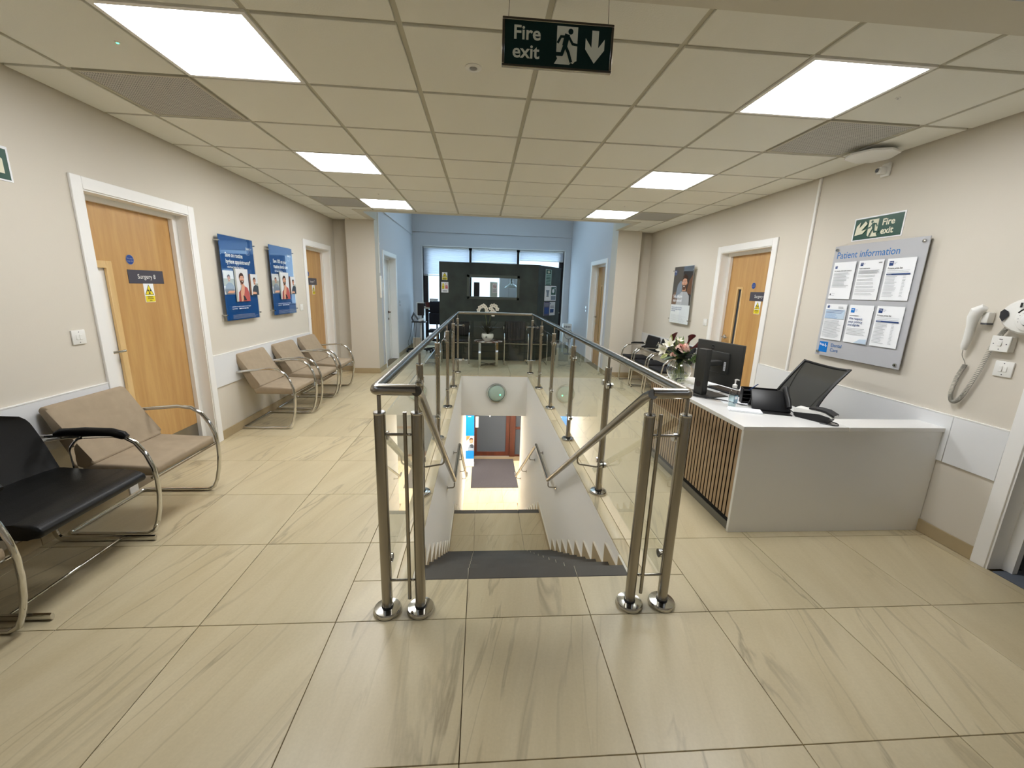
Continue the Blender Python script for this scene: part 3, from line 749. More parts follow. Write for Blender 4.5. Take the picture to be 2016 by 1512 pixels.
# stepped skirting along both stair walls
for (xa, xb) in ((WX1-.013, WX1-.001), (WX0+.001, WX0+.013)):
    for f0, zb, n in ((.01, 0, 8), (3.15, ZL, 9)):
        for k in range(0, n+1):
            ya = f0 + .25*(k-1) + .085; yb = f0 + .25*k + .085
            if k == 0 and f0 < 1: ya = WY0+.002
            if k == 0 and f0 > 1: ya = 2.096
            if k == n and f0 < 1: pass
            z1 = zb - RZ*k + .075; z0 = zb - RZ*(k+1) - .0 
            if k == 0 and f0 < 1: z1 = -.002
            if k == n and f0 < 1: z0 = ZL
            mb = MB(); mb.box(xa, xb, ya+.001, yb-.001, z0, z1, 'skirting'); mb.box(xa-.0005, xb+.0005, ya+.001, yb, z1, z1+.004, 'skirting_edge'); mb.box(xa-.0005, xb+.0005, yb-.001, yb+.003, z0+RZ*.45, z1+.004, 'skirting_edge')
            part('skirting_tile', mb, parent=st)

ba = thing('balustrade', 'stainless steel and glass balustrade around the stairwell with stair handrails', 'railing', (0, 0, 0))
PL, PR, PYS = -.07, 1.27, [-.29, .86, 2.01, 3.16, 4.27, 5.43]
def post_mesh(double_stub=True):
    mb = MB(); r = .0245
    mb.cyl((0,0,.02), (0,0,.98), r, 20, 'steel')
    return finish(mb, 'post')
pm = post_mesh()
mb = MB(); mb.lathe([(0, 0), (.064, 0), (.066, .004), (.064, .016), (.060, .022), (.0265, .026), (0, .026)], n=32, m='steel_polish'); mb.lathe([(.0265,.026),(.0275,.03),(.0245,.034)], n=24, m='black_rubber'); base_m = finish(mb, 'base_plate')
mb = MB(); mb.lathe([(.0245, .976), (.026, .978), (.026, .984), (.024, .987), (0, .987)], n=24, m='steel_polish'); cap_m = finish(mb, 'post_cap')
mb = MB(); mb.cyl((0,0,.987), (0,0,1.058), .0085, 12, 'steel'); stem_m = finish(mb, 'stem')
def post(x, y):
    p = part('post', pm, parent=ba, loc=(x, y, 0))
    part('base_plate', base_m, parent=p); part('post_cap', cap_m, parent=p); part('stem', stem_m, parent=p)
    return p
def clamp(p, ux, uy, z, off=.052):
    """glass clamp: arm from the post and a disc either side of the glass, in direction (ux,uy)"""
    mb = MB(); n = Vector((-uy, ux, 0)); c = Vector((ux, uy, 0))*off + Vector((0,0,z))
    mb.cyl(Vector((ux,uy,0))*.02 + Vector((0,0,z)) + n*.014, c + n*.014, .006, 8, 'steel_polish')
    for s in (-1, 1):
        mb.cyl(c + n*s*.006, c + n*s*.022, .021, 18, 'steel_polish'); mb.cyl(c + n*s*.0045, c + n*s*.0062, .020, 18, 'black_rubber')
    part('glass_clamp', mb, parent=p)
posts = {}
for x in (PL, PR):
    for y in PYS: posts[(x, y)] = post(x, y)
posts['il'] = post(.085, -.29); posts['ir'] = post(1.105, -.29)
for x in (PL, PR):
    for a, b in zip(PYS, PYS[1:]):
        for z in (.25, .86): clamp(posts[(x, a)], 0, 1, z); clamp(posts[(x, b)], 0, -1, z)
        mb = MB(); mb.box(-.004, .004, a+.04, b-.04, .10, .945, 'clear_glass', bev=.001); part('glass_panel', mb, parent=ba, loc=(x, 0, 0))
for z in (.25, .86): clamp(posts[(PL, PYS[-1])], 1, 0, z, .10); clamp(posts[(PR, PYS[-1])], -1, 0, z, .10)
mb = MB(); mb.box(PL+.06, PR-.06, -.004, .004, .10, .945, 'clear_glass', bev=.001); part('glass_panel', mb, parent=ba, loc=(0, PYS[-1], 0))
ZR = 1.082
mb = MB(); mb.tube(fillet([(.085, -.29, ZR), (PL-.012, -.29, ZR), (PL-.012+.012, 5.43, ZR), (PR, 5.43, ZR), (PR+.012-.012, -.29, ZR), (1.105, -.29, ZR)], [.018, .004, .004, .018], 3), .0245, 18, 'steel'); part('handrail', mb, parent=ba)
for x, sg in ((.09, -1), (1.10, 1)):
    mb = MB(); mb.tube(fillet([(x, -.31, ZR), (x, -.24, ZR-.03), (x, 2.10, -.5), (x, 3.13, -.5), (x, 5.75, -2.2), (x, 5.9, -2.2)], [.03, .004, .004, .02], 3), .0215, 16, 'steel')
    hr = part('stair_handrail', mb, parent=ba)
    for (y, zr) in ((.90, None), (2.08, -.50), (3.05, -.5), (3.75, None), (4.75, None), (5.6, None)):
        if zr is None: zr = (ZR-.03) + (y+.24)*(-.5-ZR+.03)/2.34 if y < 2 else -.5 + (y-3.13)*(-1.7)/2.62
        wallx = WX1 if sg > 0 else WX0
        if y < 1: wallx = (PR - .024) if sg > 0 else (PL + .024)
        wallx -= sg*.003
        mb = MB(); yo = y - (.045 if y < 1 else 0)
        mb.tube(fillet([(x, y, zr-.02), (x, y-.0, zr-.075), (wallx, yo, zr-.08)], .045, 6), .0065, 10, 'steel')
        if y > 1: mb.cyl((wallx, yo, zr-.08), (wallx - sg*.006, yo, zr-.08), .022, 18, 'steel_polish')
        part('bracket', mb, parent=hr)
for sx, xb, xp in ((1, 1.157, PR), (-1, .035, PL)):
    mb = MB(); mb.cyl((xb, -.29, .065), (xb, -.29, .985), .0085, 12, 'steel')
    for z in (.167, .885):
        mb.cyl((xp, -.29, z), (xb - sx*.018, -.29, z), .0065, 10, 'steel'); mb.sphere((xb - sx*.018, -.29, z), .008, 'steel_polish', 10)
    part('picket_bar', mb, parent=ba)

# ---- lower hall things
mb = MB(); mb.box(.155, 1.28, 6.95, 8.64, ZH, ZH+.008, 'mat_grey', bev=.003); tag(part('floor_mat', mb), 'dark grey rectangular entrance mat on the hall floor below the stairs', 'mat')
bn = thing('banner_stand', 'tall bright blue pull-up banner beside the lower entrance door', 'banner', (.1, 8.2, ZH))
mb = MB(); mb.box(-.1-.28, .105, -.06, .06, 0, .1, 'white_plastic', bev=.01); part('base', mb, parent=bn)
mb = Flat(-.005); mb.box(-.1-.26, .1, -.004, .004, .1, 2.1, 'paper'); mb.rect(-.36, .1, .2, 2.08, 'brand_blue'); mb.rect(-.36, .1, .43, .84, 'photo_light')
mb.poly([(-.10,.84), (-.0,.84), (-.02,.78), (-.10,.70)], 'hair_fair')
mb.poly([(-.06,.43), (-.055,.54), (-.01,.60), (.06,.62), (.1,.57), (.1,.43)], 'shirt_grey'); mb.poly([(-.02,.52), (0,.60), (.05,.62), (.09,.58), (.085,.50)], 'shirt_dark')
mb.disc(.03, .70, .052, 'skin_dark', 18, .068); mb.poly([(-.025,.71), (-.02,.765), (.02,.79), (.07,.775), (.085,.72), (.06,.745), (.01,.745)], 'hair_brown'); mb.rect(-.06, .02, 1.36, 1.375, 'paper'); mb.lines(-.30, .06, .47, .7, 4, 'paper')
part('banner_print', mb, parent=bn)
bl = thing('bulkhead_lamp', 'round bulkhead emergency lamp with green indicator on the stairwell end wall', 'lamp', (.64, WY1, -.31))
mb = MB(); mb.lathe([(.0, 0), (.17, 0), (.176, -.02), (.172, -.045), (.150, -.052), (.148, -.04)], n=40, m='ring_metal', axis='Y'); part('rim', mb, parent=bl)
mb = MB(); mb.lathe([(.148, -.04), (.13, -.062), (.09, -.074), (.04, -.08), (0, -.081)], n=40, m='lens_green', axis='Y'); part('lens', mb, parent=bl)
mb = MB(); mb.sphere((.062, -.07, -.02), .013, 'led_green', 10); part('indicator', mb, parent=bl)

# ---- ceiling fittings
def ceil_light(x, y, z, label, grp=None, dm='panel_light'):
    t = thing('ceiling_light', label, 'ceiling light', (x, y, z), group=grp)
    mb = MB()
    for b in ((-.296,.296,-.296,-.276), (-.296,.296,.276,.296), (-.296,-.276,-.276,.276), (.276,.296,-.276,.276)): mb.box(b[0], b[1], b[2], b[3], -.001, .012, 'white_paint')
    part('frame', mb, parent=t); mb = MB(); mb.box(-.276, .276, -.276, .276, .003, .009, dm); part('diffuser', mb, parent=t); return t
for (i, j), lb in (((-2,0), 'large square ceiling light panel nearest the camera on the left'), ((3,0), 'large square ceiling light panel nearest the camera on the right'), ((-2,3), 'middle square ceiling light panel of the left row'), ((3,3), 'middle square ceiling light panel of the right row'), ((-2,6), 'farthest square ceiling light panel of the left row, at the ceiling edge'), ((3,6), 'farthest square ceiling light panel of the right row, at the ceiling edge')):
    ceil_light(.6*i+.3, .6*j+.3, ZC, lb)
for x, y, w_ in ((.7, 7.2, 'above the entrance mat'), (-.6, 7.2, 'left of the entrance mat'), (2.2, 7.2, 'right of the entrance mat')):
    ceil_light(x, y, -.763, 'square light panel on the lower hall ceiling ' + w_, 'light panels of the lower hall', 'hall_panel')
for (i, j), lb in (((-3,1), 'grey perforated ceiling vent panel above the left wall door'), ((4,1), 'grey perforated ceiling vent panel above the reception desk'), ((-3,6), 'grey perforated ceiling vent panel at the far left of the ceiling'), ((4,6), 'grey perforated ceiling vent panel at the far right of the ceiling')):
    t = thing('vent_panel', lb, 'vent', (.6*i+.3, .6*j+.3, ZC)); mb = MB(); mb.box(-.272, .272, -.272, .272, .002, .012, 'perforated'); part('grille', mb, parent=t)
    mb = MB()
    for b in ((-.287,.287,-.287,-.272), (-.287,.287,.272,.287), (-.287,-.272,-.272,.272), (.272,.287,-.272,.272)): mb.box(b[0], b[1], b[2], b[3], 0, .014, 'ceiling_grid')
    part('frame', mb, parent=t)
t = thing('ceiling_sensor', 'small round recessed sensor in the ceiling tile left of the hanging exit sign', 'sensor', (.297, .30, ZC))
mb = MB(); mb.lathe([(.040, 0), (.040, -.003), (.034, -.006), (.020, -.006), (.018, -.001)], n=28, m='white_plastic'); part('ring', mb, parent=t)
mb = MB(); mb.lathe([(.018, -.001), (.016, -.006), (.01, -.009), (0, -.010)], n=20, m='mid_grey'); part('lens', mb, parent=t)
for (x, y, m_, lb) in ((-1.316, .305, 'led_green', 'tiny green indicator light in the ceiling beside the near left light panel'), (2.512, .298, 'mid_grey', 'tiny indicator in the ceiling beside the near right light panel'), (-.869, 3.286, 'mid_grey', 'tiny indicator in the ceiling before the far left light panel'), (2.082, 3.3, 'mid_grey', 'tiny indicator in the ceiling before the far right light panel')):
    t = thing('indicator_light', lb, 'indicator', (x, y, ZC)); mb = MB(); mb.lathe([(.012, 0), (.012, -.003), (.006, -.004), (.006, -.002)], n=16, m='white_plastic'); part('bezel', mb, parent=t)
    mb = MB(); mb.lathe([(.0058, -.002), (.004, -.005), (0, -.006)], n=12, m=m_); part('lens', mb, parent=t)
t = thing('wireless_hub', 'white octagonal wireless unit hanging under the ceiling above the right wall', 'wireless unit', (3.09, 1.02, ZC))
mb = MB(); mb.lathe([(0, -.001), (.04, -.001), (.04, -.02), (0, -.02)], n=16, m='mid_grey'); part('mount', mb, parent=t)
mb = MB(); mb.lathe([(0, -.02), (.12, -.02), (.155, -.03), (.155, -.042), (.125, -.056), (0, -.06)], n=8, m='white_plastic', smooth=False); part('body', mb, parent=t)
t = thing('security_camera', 'small white camera on the right wall just under the wireless unit', 'camera', (XR, 1.12, 2.44), RROT)
mb = MB(); mb.box(-.035, .035, -.02, 0, -.035, .06, 'white_plastic', bev=.006); mb.box(-.02, .02, -.07, -.02, -.02, .03, 'white_plastic', bev=.008, seg=2); part('body', mb, parent=t)
mb = MB(); mb.lathe([(.016, -.082), (.016, -.07)], (0, 0, .005), 16, 'white_plastic', axis='Y'); mb.lathe([(0, -.084), (.012, -.083), (.014, -.07)], (0, 0, .005), 16, 'grey_plastic', axis='Y'); part('lens', mb, parent=t)

# ---- exit signs
def running_man(f, x, z, s, bgm, fgm, flip=1):
    """door panel and running figure in a box 1.0 wide by 1.15 high scaled by s, origin lower left"""
    def P(pts): 
        q = [(x + (px if flip > 0 else .86-px)*s, z + pz*s) for px, pz in pts]; return q if flip > 0 else q[::-1]
    f.poly(P([(.10,0), (.62,0), (.66,.06), (.74,.03), (.80,.10), (.86,.12), (.86,1.10), (.16,1.10), (.16,.24), (.20,.16)]), bgm)
    c = P([(.62, .96)])[0]; f.disc(c[0], c[1], .085*s, fgm, 20)
    for L_, w in (([(.52,.80), (.30,.80), (.20,.62)], .075), ([(.56,.80), (.70,.60), (.86,.58)], .075), ([(.52,.78), (.42,.50), (.34,.28), (.06,.28)], .11), ([(.46,.52), (.56,.34), (.66,.08)], .095), ([(.50,.82), (.44,.56)], .17)):
        for a, b in zip(L_, L_[1:]):
            a, b = Vector((a[0], a[1])), Vector((b[0], b[1])); d = (b-a).normalized(); n = Vector((-d.y, d.x))*w/2; a = a - d*w*.25; b = b + d*w*.25
            f.poly(P([tuple(a-n), tuple(b-n), tuple(b+n), tuple(a+n)]), fgm)
def arrow(f, x, z, s, ang, m):
    base = [(-.12,.5), (-.12,-.02), (-.34,.26), (-.34,-.08), (0,-.5), (.34,-.08), (.34,.26), (.12,-.02), (.12,.5)]
    c, q = math.cos(ang), math.sin(ang); f.poly([(x+(px*c-pz*q)*s, z+(px*q+pz*c)*s) for px, pz in base], m)
t = thing('exit_sign', 'green fire exit sign with down arrow hanging from the ceiling on two wires', 'sign', (.607, -.33, 2.268))
W_, H_ = .392, .150
mb = MB()
for b in ((-W_/2, W_/2, 0, .009), (-W_/2, W_/2, H_-.009, H_), (-W_/2, -W_/2+.009, .009, H_-.009), (W_/2-.009, W_/2, .009, H_-.009)): mb.box(b[0], b[1], -.007, .007, b[2], b[3], 'steel', bev=.0015)
part('frame', mb, parent=t)
mb = Flat(-.0042); mb.box(-W_/2+.009, W_/2-.009, -.004, .004, .009, H_-.009, 'green_dark')
mb.text('Fire', -.158, .086, .059, 'glow_white', 'LEFT', .0012, 1.05); mb.text('exit', -.160, .030, .059, 'glow_white', 'LEFT', .0012, 1.05)
running_man(mb, -.022, .018, .105, 'glow_white', 'green_dark'); arrow(mb, .130, .075, .100, 0, 'glow_white'); part('sign_face', mb, parent=t)
for x in (-.175, .175):
    mb = MB(); mb.cyl((x, 0, H_-.001), (x*.97, 0, ZC-2.268), .0008, 6, 'black_plastic'); part('wire', mb, parent=t)
t = thing('exit_sign', 'green fire exit sign with slanting arrow on the right wall above the notice board', 'sign', (XR, 1.10, 1.973), RROT)
mb = MB(); mb.box(-.205, .205, -.003, 0, -.006, .166, 'paper'); part('backing', mb, parent=t)
mb = Flat(-.0032); mb.rect(-.195, .195, .002, .156, 'green_sign'); mb.text('Fire', .035, .088, .064, 'glow_white', 'LEFT', .0016); mb.text('exit', .035, .026, .064, 'glow_white', 'LEFT', .0016)
running_man(mb, -.075, .014, .115, 'glow_white', 'green_sign', -1); arrow(mb, -.135, .08, .125, -PI/4, 'glow_white'); part('sign_face', mb, parent=t)
t = thing('exit_sign', 'green and white sign at the left edge of the picture, on the left wall', 'sign', (XL, .35, 1.98), LROT)
mb = MB(); mb.box(-.205, .205, -.003, 0, -.006, .166, 'paper'); part('backing', mb, parent=t)
mb = Flat(-.0032); mb.rect(-.195, .195, .002, .152, 'green_sign'); mb.text('Fire', -.18, .088, .064, 'glow_white', 'LEFT', .0016); mb.text('exit', -.18, .026, .064, 'glow_white', 'LEFT', .0016)
running_man(mb, -.03, .014, .112, 'glow_white', 'green_sign'); mb.poly([(.09,.03), (.165,.03), (.165,.10), (.125,.125), (.09,.10)], 'glow_white'); part('sign_face', mb, parent=t)

# ================================================================== CHAIRS
def cushion(mb, x0, x1, pts, m, bev=.014):
    """upholstered slab: side outline pts (y,z) swept over x with rounded edges"""
    k0 = len(mb.bm.verts); mb.prism(pts, x0, x1, 'X', m)
    mb.bm.verts.ensure_lookup_table(); vs = mb.bm.verts[k0:]; es = list({e for v in vs for e in v.link_edges})
    r = bmesh.ops.bevel(mb.bm, geom=es, offset=bev, segments=3, profile=.5, affect='EDGES', clamp_overlap=True)
    k = mb.mi(m)
    for f in r['faces']: f.smooth = True; f.material_index = k
def tan_chair(label, group):
    t = thing('armchair', label, 'chair', (0,0,0), 0, group)
    hw = .283
    side = [(.035,.600), (-.10,.622), (-.30,.642), (-.385,.632), (-.45,.59), (-.495,.52), (-.522,.44), (-.532,.36), (-.530,.27), (-.518,.18), (-.495,.09), (-.47,.035), (-.43,.0125), (-.35,.0125), (.02,.0125)]
    mb = MB(); L_ = [(-hw, y, z) for y, z in side]; R_ = [(hw, y, z) for y, z in side][::-1]
    path = fillet(L_[:-1] + [(-hw, .02, .0125), (hw, .02, .0125)] + R_[1:], [0]*(len(side)-2) + [.03, .03] + [0]*(len(side)-2), 4)
    mb.tube(path, .0125, 12, 'chrome'); mb.cyl((-hw, .035, .60), (hw, .035, .60), .0115, 10, 'chrome')
    mb.cyl((-hw, -.505, .372), (hw, -.505, .372), .008, 8, 'chrome'); part('frame', mb, parent=t)
    mb = MB(); cushion(mb, -.262, .262, [(-.525,.385), (-.525,.432), (-.18,.448), (-.11,.425), (-.13,.372), (-.50,.372)], 'tan_fabric'); part('seat', mb, parent=t)
    mb = MB(); cushion(mb, -.262, .262, [(-.19,.45), (-.135,.415), (-.09,.43), (.055,.765), (.035,.79), (-.0,.782), (-.17,.47)], 'tan_fabric'); part('backrest', mb, parent=t)
    return t
G1 = 'tan fabric armchairs along the left wall'
ch = tan_chair('tan fabric armchair beside the black leather chair, before the nearest door', G1)
ch.location = (-2.05, .645, 0); ch.rotation_euler = (0,0,LROT)
for (y, x, lb) in ((-.645, -2.07, 'tan fabric armchair with chrome frame cut by the left edge of the picture'), (2.575, -2.10, 'tan fabric armchair nearest the camera in the row of three under the blue posters'), (3.29, -2.09, 'middle tan fabric armchair of the row of three under the blue posters'), (3.985, -2.09, 'farthest tan fabric armchair of the row of three, beside the far door')):
    dup(ch, (x, y, 0), LROT, lb, G1)
# black leather chair
t = thing('leather_chair', 'black leather armchair with padded arms between two tan chairs on the left', 'chair', (-2.06, .01, 0), LROT)
hw = .30
mb = MB(); cushion(mb, -.285, .285, [(-.05,.425), (-.05,.480), (-.12,.470), (-.22,.460), (-.34,.457), (-.43,.461), (-.50,.456), (-.54,.438), (-.548,.412), (-.53,.392), (-.48,.386), (-.3,.392)], 'black_leather', .02)
for f in mb.bm.faces: f.smooth = True
part('seat', mb, 'black_leather', parent=t)
def backfn(u, v, o=0):
    wid = .56 - .04*v**3 + .03*math.sin(v*PI) - .16*(1 - math.sqrt(max(0, 1 - (max(0, v-.80)/.2)**2))); a = (u-.5)*2
    y = -.085 + .13*v + .012*math.sin(v*PI*1.2) - .03*a*a - o; z = .44 + .375*v - .018*(abs(a)**4)*v
    return Vector(((u-.5)*wid, y, z))
mb = MB(); mb.grid(lambda u, v: backfn(u, v, .0), 18, 16, 'black_leather'); mb.grid(lambda u, v: backfn(1-u, v, -.038*min(1, min(u,1-u,v,1-v)*10 + .25)), 18, 16, 'black_leather')
es = [e for e in mb.bm.edges if len(e.link_faces) == 1]; bmesh.ops.bridge_loops(mb.bm, edges=es)
for f in mb.bm.faces: f.smooth = True
part('backrest', mb, 'black_leather', parent=t)
mb = MB()
for s in (-1, 1):
    mb.tube(fillet([(s*hw, -.30, .40), (s*hw, -.03, .40), (s*hw, .015, .30), (s*hw, .02, .06), (s*hw, .0, .018), (s*hw, -.52, .018)], [.05, .05, .06, .03], 4), .018, 8, 'chrome', ry=.010)
mb.cyl((-hw, -.33, .018), (hw, -.33, .018), .007, 10, 'chrome'); mb.cyl((-hw, -.28, .405), (hw, -.28, .405), .008, 8, 'black_plastic'); part('frame', mb, parent=t)
for s in (-1, 1):
    mb = MB(); x = s*(hw+.012)
    mb.tube(fillet([(x, -.155, .40), (x, -.15, .57), (x, -.20, .635), (x, -.42, .645)], [.02, .05]), .014, 8, 'chrome', ry=.008)
    mb.tube([(x, .03, .635), (x, -.12, .645)], .010, 8, 'chrome'); a_ = part('arm', mb, parent=t)
    mb = MB(); mb.tube([(x, -.09, .655), (x, -.12, .662), (x, -.25, .668), (x, -.38, .664), (x, -.44, .648), (x, -.455, .64)], [.012, .024, .027, .027, .025, .012], 14, 'black_leather', ry=.017); part('arm_pad', mb, parent=a_)
# black chrome chairs on the right
def chrome_chair(label, group, back=(.57,.81), ribbed=False, name='chrome_armchair'):
    t = thing(name, label, 'chair', (0,0,0), 0, group); hw = .245
    mb = MB(); S = [(-.02,.40), (-.05,.60), (-.08,.652), (-.25,.652)]
    side = [(.015,.74), (-.02,.655), (-.10,.648), (-.24,.648), (-.34,.625), (-.405,.56), (-.425,.45), (-.432,.30), (-.44,.05), (-.425,.0115), (-.38,.0115), (-.06,.0115)]
    P_ = [(-hw, y, z) for y, z in side] + [(hw, y, z) for y, z in side[::-1]]
    r = [.03] + [.02]*(len(side)-3) + [.0] + [.04, .04] + [.0] + [.02]*(len(side)-3) + [.03]
    mb.tube(fillet(P_, r[:len(P_)-2], 4), .0115, 12, 'chrome'); mb.cyl((-hw, -.40, .425), (hw, -.40, .425), .008, 8, 'chrome'); mb.cyl((-hw, -.08, .43), (hw, -.08, .43), .008, 8, 'chrome')
    fr = part('frame', mb, parent=t)
    for s in (-1, 1):
        mb = MB(); mb.cyl((s*hw, -.418, 0), (s*hw, -.418, .012), .014, 10, 'black_rubber'); part('glide', mb, parent=fr)
        mb = MB(); mb.tube([(s*hw, -.03, .655), (s*hw, -.06, .664), (s*hw, -.22, .664), (s*hw, -.27, .656)], [.012, .02, .02, .012], 10, 'black_plastic', ry=.010); part('arm_pad', mb, parent=t)
    mb = MB(); cushion(mb, -.225, .225, [(-.42,.435), (-.42,.468), (-.05,.462), (-.03,.43)], 'black_leather' if ribbed else 'black_fabric', .012); part('seat', mb, parent=t)
    b0, b1 = back
    mb = MB()
    if ribbed:
        n = 7; w = .43/n
        for q in range(n): cushion(mb, -.215+q*w+.001, -.215+(q+1)*w-.001, [(-.045,b0), (-.005,b0), (.055,b1), (.02,b1)], 'black_leather', .012)
    else: cushion(mb, -.235, .235, [(-.035,b0), (.005,b0), (.045,b1), (.01,b1)], 'black_leather' if b0 < .56 else 'black_fabric', .016)
    part('backrest', mb, parent=t)
    return t
G2 = 'black chrome-armed chairs by the right wall'
c = chrome_chair('black chrome-armed chair farthest along the right wall, beside the pier', G2); c.location = (3.26, 4.83, 0); c.rotation_euler = (0,0,RROT)
dup(c, (3.26, 4.24, 0), RROT, 'middle black chair with chrome arms of the right wall row, partly behind the flowers', G2)
dup(c, (3.26, 3.66, 0), RROT, 'black chair with chrome arms directly behind the flower vase', G2)
c = chrome_chair('black chair with smooth curved back left of the small round table', None, back=(.53,.82), name='visitor_chair'); c.location = (-.14, 6.80, 0)
c = chrome_chair('black chair with vertically ribbed back right of the small round table', None, back=(.46,.85), ribbed=True, name='visitor_chair'); c.location = (1.07, 6.80, 0)

# ================================================================== RECEPTION DESK
dk = thing('reception_desk', 'white reception desk with vertical wood slat front', 'desk', (0,0,0))
DX, DY, DYE, DH = 1.985, .31, 1.80, .732
mb = MB(); mb.box(DX-.006, 3.322, DY, DY+.022, 0, DH-.028, 'desk_white', bev=.0015); part('end_panel', mb, parent=dk)
mb = MB(); mb.box(DX-.018, 2.66, DY-.012, DYE, DH-.028, DH, 'desk_white', bev=.002); part('worktop', mb, parent=dk)
mb = MB(); mb.box(2.661, 3.322, DY-.012, DY+.165, DH-.028, DH, 'desk_white', bev=.002); part('ledge', mb, parent=dk)
mb = MB(); mb.box(2.661, 3.312, DY+.023, DY+.16, DH-.06, DH-.029, 'desk_white'); part('ledge_support', mb, parent=dk)
mb = MB(); mb.box(DX+.012, DX+.03, DY+.023, DYE-.02, .0, DH-.029, 'black_felt'); part('front_panel', mb, parent=dk)
mb = MB(); mb.box(DX+.006, DX+.0115, DY+.023, DYE-.02, .0, .052, 'plinth'); part('plinth', mb, parent=dk)
mb = MB(); mb.box(DX+.03, 2.6, DYE-.02, DYE-.002, 0, DH-.029, 'desk_white'); part('side_panel', mb, parent=dk)
mb = MB(); mb.box(.0015, .0125, 0, .028, .09, DH-.029, 'black_felt'); mb.box(0, .0015, 0, .028, .09, DH-.029, 'slat_wood'); sl = finish(mb, 'slat')
n = int((DYE-.03-DY-.026)/.0405)
for q in range(n): part('slat', sl, parent=dk, loc=(DX-.001, DY+.029+q*.0405, 0))

# monitor (back towards the camera)
mo = thing('monitor', 'black computer monitor seen from behind on the reception desk', 'monitor', (2.165, 1.16, DH), math.radians(-76))
# local: screen plane in XZ, back of the monitor faces local -Y
mb = MB(); mb.box(-.09, .17, -.12, .10, 0, .009, 'monitor_grey', bev=.003); stb = part('base', mb, parent=mo)
mb = MB(); mb.box(.005, .095, -.10, -.045, .009, .37, 'monitor_grey', bev=.006, seg=2); mb.cyl((.05,-.102,.09), (.05,-.098,.09), .022, 18, 'frame_dark'); part('stand_column', mb, parent=mo)
mb = MB(); mb.box(.02, .08, -.046, .088, .235, .275, 'monitor_grey', bev=.006); part('arm', mb, parent=mo)
mb = MB(); mb.box(-.235, .235, .105, .135, .075, .415, 'monitor_grey', bev=.005, seg=2); mb.box(-.11, .13, .088, .106, .17, .34, 'monitor_grey', bev=.008, seg=2); hd = part('housing', mb, parent=mo)
mb = MB(); mb.box(-.229, .229, .1345, .136, .085, .408, 'frame_dark'); part('screen', mb, parent=hd)
mb = Flat(.1045); mb.disc(-.06, .365, .0225, 'grey_plastic', 28); mb.disc(-.06, .365, .0205, 'black_plastic', 28); mb.text('DELL', -.06, .3595, .0145, 'grey_plastic', 'CENTER', .0003); part('emblem', mb, parent=hd)
mb = Flat(.0835); mb.rect(.095, .115, .20, .27, 'paper'); mb.lines(.098, .112, .21, .262, 5, 'ink', .003); part('sticker', mb, parent=hd)
cb = MB()
for q, (dx, dy) in enumerate(((0,0), (.01,.012), (-.008,.02))):
    cb.tube(fillet([(2.06, 1.30, DH+.09), (2.03-dx, 1.36+dy, DH+.07), (2.0, 1.26+dy, DH+.012), (2.02, 1.02+dy, DH+.006+.003*q), (2.20, .84+dy, DH+.014), (2.25, .80+dx, DH+.006), (2.29, .76, DH+.006)], .05, 5), .0028, 6, 'black_plastic')
cb.tube(fillet([(2.05, 1.32, DH+.03), (2.01, 1.36, DH+.06), (2.0, 1.42, DH+.02), (2.10, 1.44, DH+.004), (2.18, 1.50, DH+.004)], .04, 5), .0025, 6, 'black_plastic')
tag(part('cable', cb), 'black cables trailing from the monitor across the reception desk', 'cable')
# keyboard and papers behind the monitor
t = thing('keyboard', 'black keyboard lying under the monitor on the desk', 'keyboard', (2.42, 1.16, DH), math.radians(-76))
mb = MB(); mb.box(-.21, .21, -.065, .065, 0, .016, 'black_plastic', bev=.004); part('body', mb, parent=t)
mb = MB()
for r_ in range(5):
    for c_ in range(15): mb.box(-.2+c_*.0267, -.2+c_*.0267+.023, -.055+r_*.0215, -.055+r_*.0215+.018, .016, .020, 'frame_dark')
part('keys', mb, parent=t, kind='stuff')
for q, (x, y, a, lb) in enumerate(((2.33, 1.34, .3, 'loose white paper sheet on the desk behind the monitor stand'), (2.29, .96, -.2, 'white paper sheet lying between monitor base and sanitiser bottles'), (2.50, 1.42, .1, 'white paper sheet at the far end of the desk'))):
    t = part('paper_sheet', (lambda b: (b.box(-.105, .105, -.148, .148, 0, .0015, 'paper'), b)[1])(MB())); t.location = (x, y, DH+.0005); t.rotation_euler = (0,0,a); tag(t, lb, 'paper')
# napkin stack
t = thing('paper_towels', 'folded white paper towels at the front edge of the desk', 'paper towels', (2.19, .638, DH), math.radians(-24))
for q in range(2):
    mb = MB(); mb.box(-.105+.004*q, .105-.002*q, -.05+.003*q, .05, .0008+q*.006, .0062+q*.006, 'paper', bev=.0025, seg=2); part('towel', mb, parent=t)
# sanitiser bottles
def bottle(loc, lb, pump=True):
    t = thing('sanitiser_bottle', lb, 'bottle', loc, .3)
    mb = MB(); mb.lathe([(0,0), (.030,0), (.033,.004), (.033,.115), (.030,.128), (.015,.142), (.013,.150)], n=24, m='vase_glass', sy=.72); part('bottle', mb, parent=t)
    mb = MB(); mb.lathe([(0,.004), (.030,.004), (.0312,.008), (.0312,.085), (0,.085)], n=24, m='gel', sy=.70); part('gel', mb, parent=t)
    mb = Flat(-.0245); mb.rect(-.018, .018, .03, .09, 'gel_label'); mb.rect(-.014, .014, .062, .084, 'paper'); mb.lines(-.014, .014, .036, .056, 3, 'paper', .002); part('label', mb, parent=t)
    if pump:
        mb = MB(); mb.lathe([(.015,.142), (.016,.145), (.016,.162), (.010,.166), (.005,.170), (.0045,.195), (0,.195)], n=18, m='white_plastic')
        mb.tube([(-.006, 0, .197), (.012, 0, .200), (.034, 0, .194)], [.007, .0055, .0035], 10, 'white_plastic', ry=.004); part('pump', mb, parent=t)
    return t
